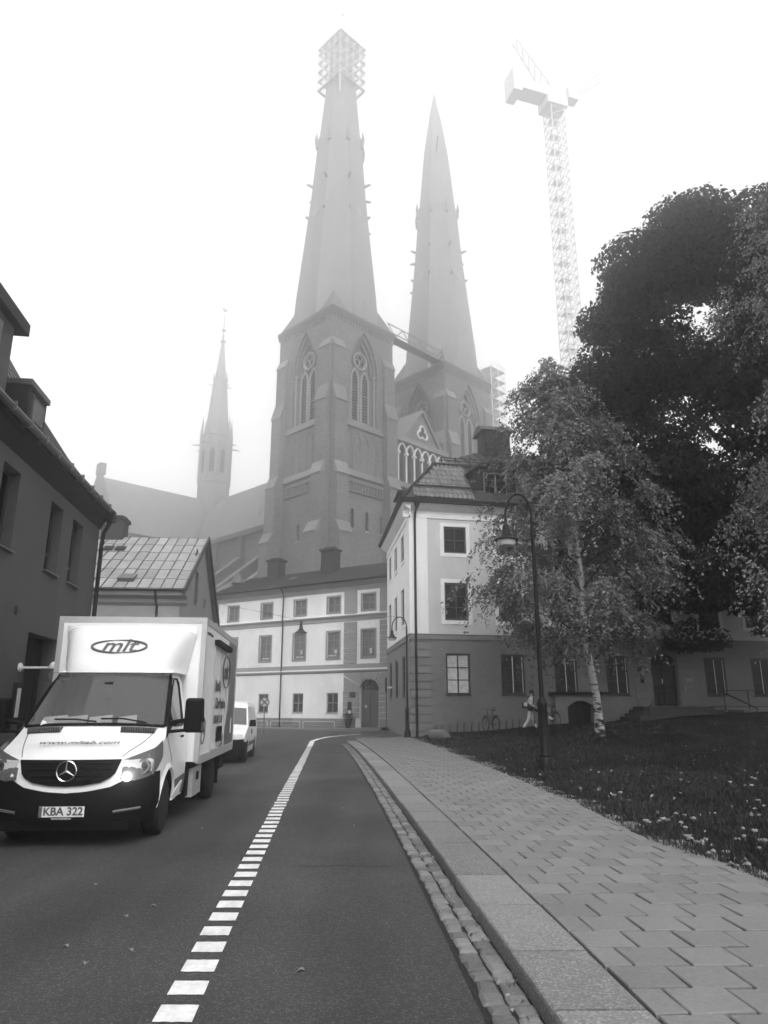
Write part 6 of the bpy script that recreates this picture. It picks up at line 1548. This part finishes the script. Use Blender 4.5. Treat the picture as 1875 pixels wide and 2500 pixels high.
# ------------------------------------------------------------------ street furniture at the far house
ns_ = thing('no_parking_sign', 'round no-parking sign on a thin post in front of the pale house', 'sign', (-7.35, 45.7, Hs(-7.35,45.7)))
MB().tube([(0,0,0),(0,0,2.15)], .03, 8).build('post', M['zinc'], ns_)
MB().lathe([(0,-.03),(.30,-.03),(.30,-.05),(0,-.05)], 24, (0,0,1.85), 'y').build('disc', mat('sign_rim', .10, .5), ns_)
MB().lathe([(0,-.051),(.235,-.051),(.235,-.056),(0,-.056)], 24, (0,0,1.85), 'y').build('face', mat('sign_face', .5, .5), ns_)
for a in (math.pi/4, -math.pi/4): MB().hexa([(-.24*math.cos(a)-.035*math.sin(a),-.062,1.85-.24*math.sin(a)+.035*math.cos(a)),(-.24*math.cos(a)+.035*math.sin(a),-.062,1.85-.24*math.sin(a)-.035*math.cos(a)),(.24*math.cos(a)+.035*math.sin(a),-.062,1.85+.24*math.sin(a)-.035*math.cos(a)),(.24*math.cos(a)-.035*math.sin(a),-.062,1.85+.24*math.sin(a)+.035*math.cos(a)),
    *[(p[0],-.057,p[2]) for p in ((-.24*math.cos(a)-.035*math.sin(a),0,1.85-.24*math.sin(a)+.035*math.cos(a)),(-.24*math.cos(a)+.035*math.sin(a),0,1.85-.24*math.sin(a)-.035*math.cos(a)),(.24*math.cos(a)+.035*math.sin(a),0,1.85+.24*math.sin(a)-.035*math.cos(a)),(.24*math.cos(a)-.035*math.sin(a),0,1.85+.24*math.sin(a)+.035*math.cos(a)))]]).build('bar', M['black'], ns_)
pz = base_b(14.1, -.55); pt = thing('planter', 'dark tapered plant pot with a small shrub left of the arched door', 'planter', (pz[0], pz[1], Hs(pz[0],pz[1])+.1))
MB().lathe([(.16,0),(.25,.55),(.28,.55),(.28,.62),(.22,.62),(.2,.56)], 14).build('pot', M['fascia'], pt, smooth=40)
pl_ = np.random.default_rng(3).normal(size=(160,3))*V3(.17,.17,.14) + V3(0,0,.80)
tag(obj('shrub', leaf_mesh('shrub', pl_, np.full(160,.12), leafmat('shrub_leaf', .06, .5), .0), pt), kind='stuff')
pz = base_b(14.45, -.9); pm = thing('ticket_post', 'black post with a white panel beside the plant pot at the arched door', 'post', (pz[0], pz[1], Hs(pz[0],pz[1])+.1))
MB().box(-.05,.05,-.05,.05,0,1.0).build('post', M['black'], pm); MB().box(-.14,.14,-.12,.12,.9,1.75).build('housing', M['black'], pm); MB().box(-.10,.10,-.128,-.121,1.0,1.18).build('panel', M['plate'], pm)
pz = base_b(14.15, -.09, 2.35); ws = thing('wall_sign', 'small dark sign projecting from the wall left of the arched door', 'sign', pz, fb.th)
MB().box(-.25,.2,-.02,.02,0,.3).build('board', M['black'], ws); MB().box(-.2,.15,-.024,-.021,.1,.2).build('inscription', M['plasticgrey'], ws); MB().tube([(0,0,.3),(0,0,.36),(0,.09,.36)], .01, 4).build('bracket', M['iron'], ws)
pz = base_b(13.9, -.056, .95); wp = tag(put(MB().box(-.14,.14,-.02,.0,.25,.6), 'wall_plaque', M['black'], None, None), 'small square dark plaque on the rusticated wall left of the arched door', 'plaque'); wp.location = pz; wp.rotation_euler = (0,0,fb.th)
ps = thing('sign_pole', 'thin pole with a narrow sign right of the arched door', 'sign', (.13, 43.3, Hs(.13,43.3)))
MB().tube([(0,0,0),(0,0,3.2)], .03, 8).build('post', M['plasticgrey'], ps); MB().box(-.07,.05,-.05,-.03,2.35,3.1).build('plate', M['black'], ps); MB().box(.06,.36,-.04,-.02,2.55,2.66).build('arrow_plate', M['plate'], ps)
hr_ = thing('hoop_rail', 'low pale tubular rail along the foot of the pale house', 'rail', base_b(0,-.9)[:2] + (.1,), fb.th)
for a, b in ((4.5,7.2),(7.5,10.2),(10.5,13.2)):
    MB().tube([(a,0,0),(a,0,.52),(a+.08,0,.6),(b-.08,0,.6),(b,0,.52),(b,0,0)], .03, 6).build('hoop', M['alu'], hr_)
pc_ = thing('graffiti_cabinet', 'low grey cabinet with pale scrawl at the left foot of the pale house', 'cabinet', base_b(3.6,-.75)[:2] + (.1,), fb.th)
MB().box(-.6,.6,-.25,.25,0,1.0).build('body', M['plinth'], pc_); MB().tube([(-.3,-.26,.45),(-.3,-.26,.75),(-.1,-.26,.45),(-.1,-.26,.75)], .02, 4).build('scrawl', M['plate'], pc_)

# ------------------------------------------------------------------ person with leaf blower
M['hivis'] = mat('hi_vis_cloth', .62, .85, nv=.12, ns=14); M['navy'] = mat('dark_cloth', .02, .9, nv=.1, ns=20); M['skin'] = mat('skin', .33, .6); M['reflex'] = mat('reflective_tape', .75, .35)
PX, PY = 6.75, 34.4
pr_ = thing('person', 'worker in pale high-visibility clothes walking with a leaf blower past the wall', 'person', (PX, PY, lawn_z(PX, PY)), 0)
J = {'pel':(0,0,.93),'spine':(.02,0,1.15),'chest':(.05,0,1.36),'neck':(.09,0,1.50),'head0':(.12,0,1.58),'head':(.14,0,1.69),'crown':(.13,0,1.76),
     'hipL':(0,.10,.90),'kneeL':(.14,.11,.50),'ankL':(.30,.11,.09),'toeL':(.49,.11,.05),'hipR':(0,-.10,.90),'kneeR':(-.10,-.11,.48),'ankR':(-.36,-.11,.12),'toeR':(-.20,-.11,.04),
     'shL':(.05,.19,1.42),'elL':(.06,.25,1.13),'wrL':(.30,.20,1.02),'haL':(.37,.19,1.01),'shR':(.05,-.19,1.42),'elR':(-.02,-.27,1.14),'wrR':(.24,-.22,1.02),'haR':(.31,-.21,1.01)}
Rr = {'pel':(.15,.17),'spine':(.13,.16),'chest':(.14,.19),'neck':(.06,.06),'head0':(.075,.07),'head':(.10,.085),'crown':(.07,.06),'hip':(.105,.10),'knee':(.075,.07),'ank':(.055,.055),'toe':(.04,.045),'sh':(.075,.075),'el':(.055,.055),'wr':(.038,.038),'ha':(.04,.028)}
E_ = [('pel','spine'),('spine','chest'),('chest','neck'),('neck','head0'),('head0','head'),('head','crown')]
for s in 'LR': E_ += [('pel','hip'+s),('hip'+s,'knee'+s),('knee'+s,'ank'+s),('ank'+s,'toe'+s),('chest','sh'+s),('sh'+s,'el'+s),('el'+s,'wr'+s),('wr'+s,'ha'+s)]
names_ = list(J); me = bpy.data.meshes.new('body'); me.from_pydata([J[n] for n in names_], [(names_.index(a), names_.index(b)) for a, b in E_], [])
bo = obj('body', me, pr_)
sm_ = bo.modifiers.new('skin', 'SKIN'); sm_.use_smooth_shade = True
for i, n in enumerate(names_):
    d = me.skin_vertices[0].data[i]; d.radius = Rr[n if n in Rr else n[:-1]]; d.use_root = (n == 'pel')
bo.modifiers.new('sub', 'SUBSURF').levels = 2; bo.modifiers['sub'].render_levels = 2
dg = bpy.context.evaluated_depsgraph_get(); me2 = bpy.data.meshes.new_from_object(bo.evaluated_get(dg)); bo.modifiers.clear(); bo.data = me2; me2.name = 'body'
for mt_ in (M['hivis'], M['navy'], M['skin'], M['reflex']): me2.materials.append(mt_)
for p in me2.polygons:
    c = p.center; k = 0; p.use_smooth = True
    if c.z > 1.50: k = 2
    elif c.z > .84 and c.x > .27: k = 2
    elif c.z < .13: k = 1
    elif .20 < c.z < .27 or (1.20 < c.z < 1.25 and c.x < .3): k = 3
    elif .86 < c.z < 1.10 and abs(c.y) < .23: k = 1
    elif .45 < c.z < .86 and c.x > .02 + (.86-c.z)*-.1 and c.y < 0 and c.x > -.02: k = 1
    elif .3 < c.z < .8 and c.y > 0 and c.x > .16: k = 1
    p.material_index = k
hb = bmesh.new(); bmesh.ops.create_uvsphere(hb, u_segments=14, v_segments=10, radius=1)
for v_ in hb.verts: v_.co = Vector((v_.co.x*.112+.118, v_.co.y*.098, v_.co.z*.105+1.715))
bmesh.ops.delete(hb, geom=[v_ for v_ in hb.verts if v_.co.z < 1.68 and v_.co.x > .12 or v_.co.z < 1.63], context='VERTS')
hm_ = bpy.data.meshes.new('cap'); hb.to_mesh(hm_); hb.free(); hm_.materials.append(M['navy']); obj('cap', hm_, pr_)
MB().lathe([(.05,0),(.045,.02),(0,.03)], 8, (.15,.085,1.66), 'y').lathe([(.05,0),(.045,-.02),(0,-.03)], 8, (.15,-.085,1.66), 'y').build('ear_defenders', M['navy'], pr_)
MB().hexa([(.18,-.06,1.53),(.25,-.05,1.53),(.25,.05,1.53),(.18,.06,1.53),(.18,-.07,1.63),(.24,-.05,1.63),(.24,.05,1.63),(.18,.07,1.63)]).build('beard', M['navy'], pr_)
MB().add([(.235,-.012,1.655),(.235,.012,1.655),(.262,0,1.645),(.24,0,1.69)], [(0,1,2),(0,2,3),(1,3,2),(0,3,1)]).build('nose', M['skin'], pr_)
for s, hx, hy, hz_ in ((1,.37,.19,1.01),(-1,.31,-.21,1.01)):
    for k in range(5): MB().tube([(hx+.02,hy+(k-1.7)*.014*s,hz_+.012),(hx+.075-.012*(k in (0,4)),hy+(k-1.7)*.016*s,hz_),(hx+.07,hy+(k-1.7)*.015*s,hz_-.035)], [.009,.0085,.007], 5).build('finger', M['skin'], pr_)
for s in (-1,1): MB().tube([(.19,s*.10,1.20),(.16,s*.12,1.42),(.02,s*.13,1.50),(-.12,s*.11,1.40)], .02, 5).build('strap', M['navy'], pr_)
lb = thing('leaf_blower', 'leaf blower with dark tube and white nozzle carried at the hip by the worker', 'leaf blower', (PX, PY, lawn_z(PX, PY)))
MB().hexa([(-.42,-.36,.98),(-.06,-.36,.95),(-.06,-.27,.95),(-.42,-.27,.98),(-.40,-.35,1.26),(-.12,-.35,1.22),(-.12,-.28,1.22),(-.40,-.28,1.26)]).build('engine', M['navy'], lb)
MB().box(-.34,-.18,-.38,-.361,1.06,1.24).build('housing_plate', M['reflex'], lb)
MB().tube([(-.08,-.31,1.02),(.25,-.29,.88),(.78,-.26,.58)], [.06,.05,.05], 8).build('tube', M['navy'], lb, smooth=50)
MB().tube([(.76,-.262,.592),(.95,-.25,.49)], [.055,.06], 8).build('nozzle', M['reflex'], lb)
MB().tube([(.1,-.29,1.0),(.22,-.25,1.06),(.32,-.22,1.0),(.3,-.28,.9)], .014, 5).build('handle', M['navy'], lb)
# ------------------------------------------------------------------ fog
hz = MB().box(-205,205,-62,305,-1.5,122).build('haze', None, None); tag(hz, kind='stuff')
hm = bpy.data.materials.new('fog'); hm.use_nodes = True; nt = hm.node_tree; nt.nodes.clear()
o_ = nt.nodes.new('ShaderNodeOutputMaterial'); v_ = nt.nodes.new('ShaderNodeVolumePrincipled')
v_.inputs['Color'].default_value = (.97,.97,.97,1); v_.inputs['Density'].default_value = HAZE_DENSITY; v_.inputs['Anisotropy'].default_value = .93
nt.links.new(v_.outputs[0], o_.inputs['Volume']); hz.data.materials.append(hm)
hz.display_type = 'WIRE'
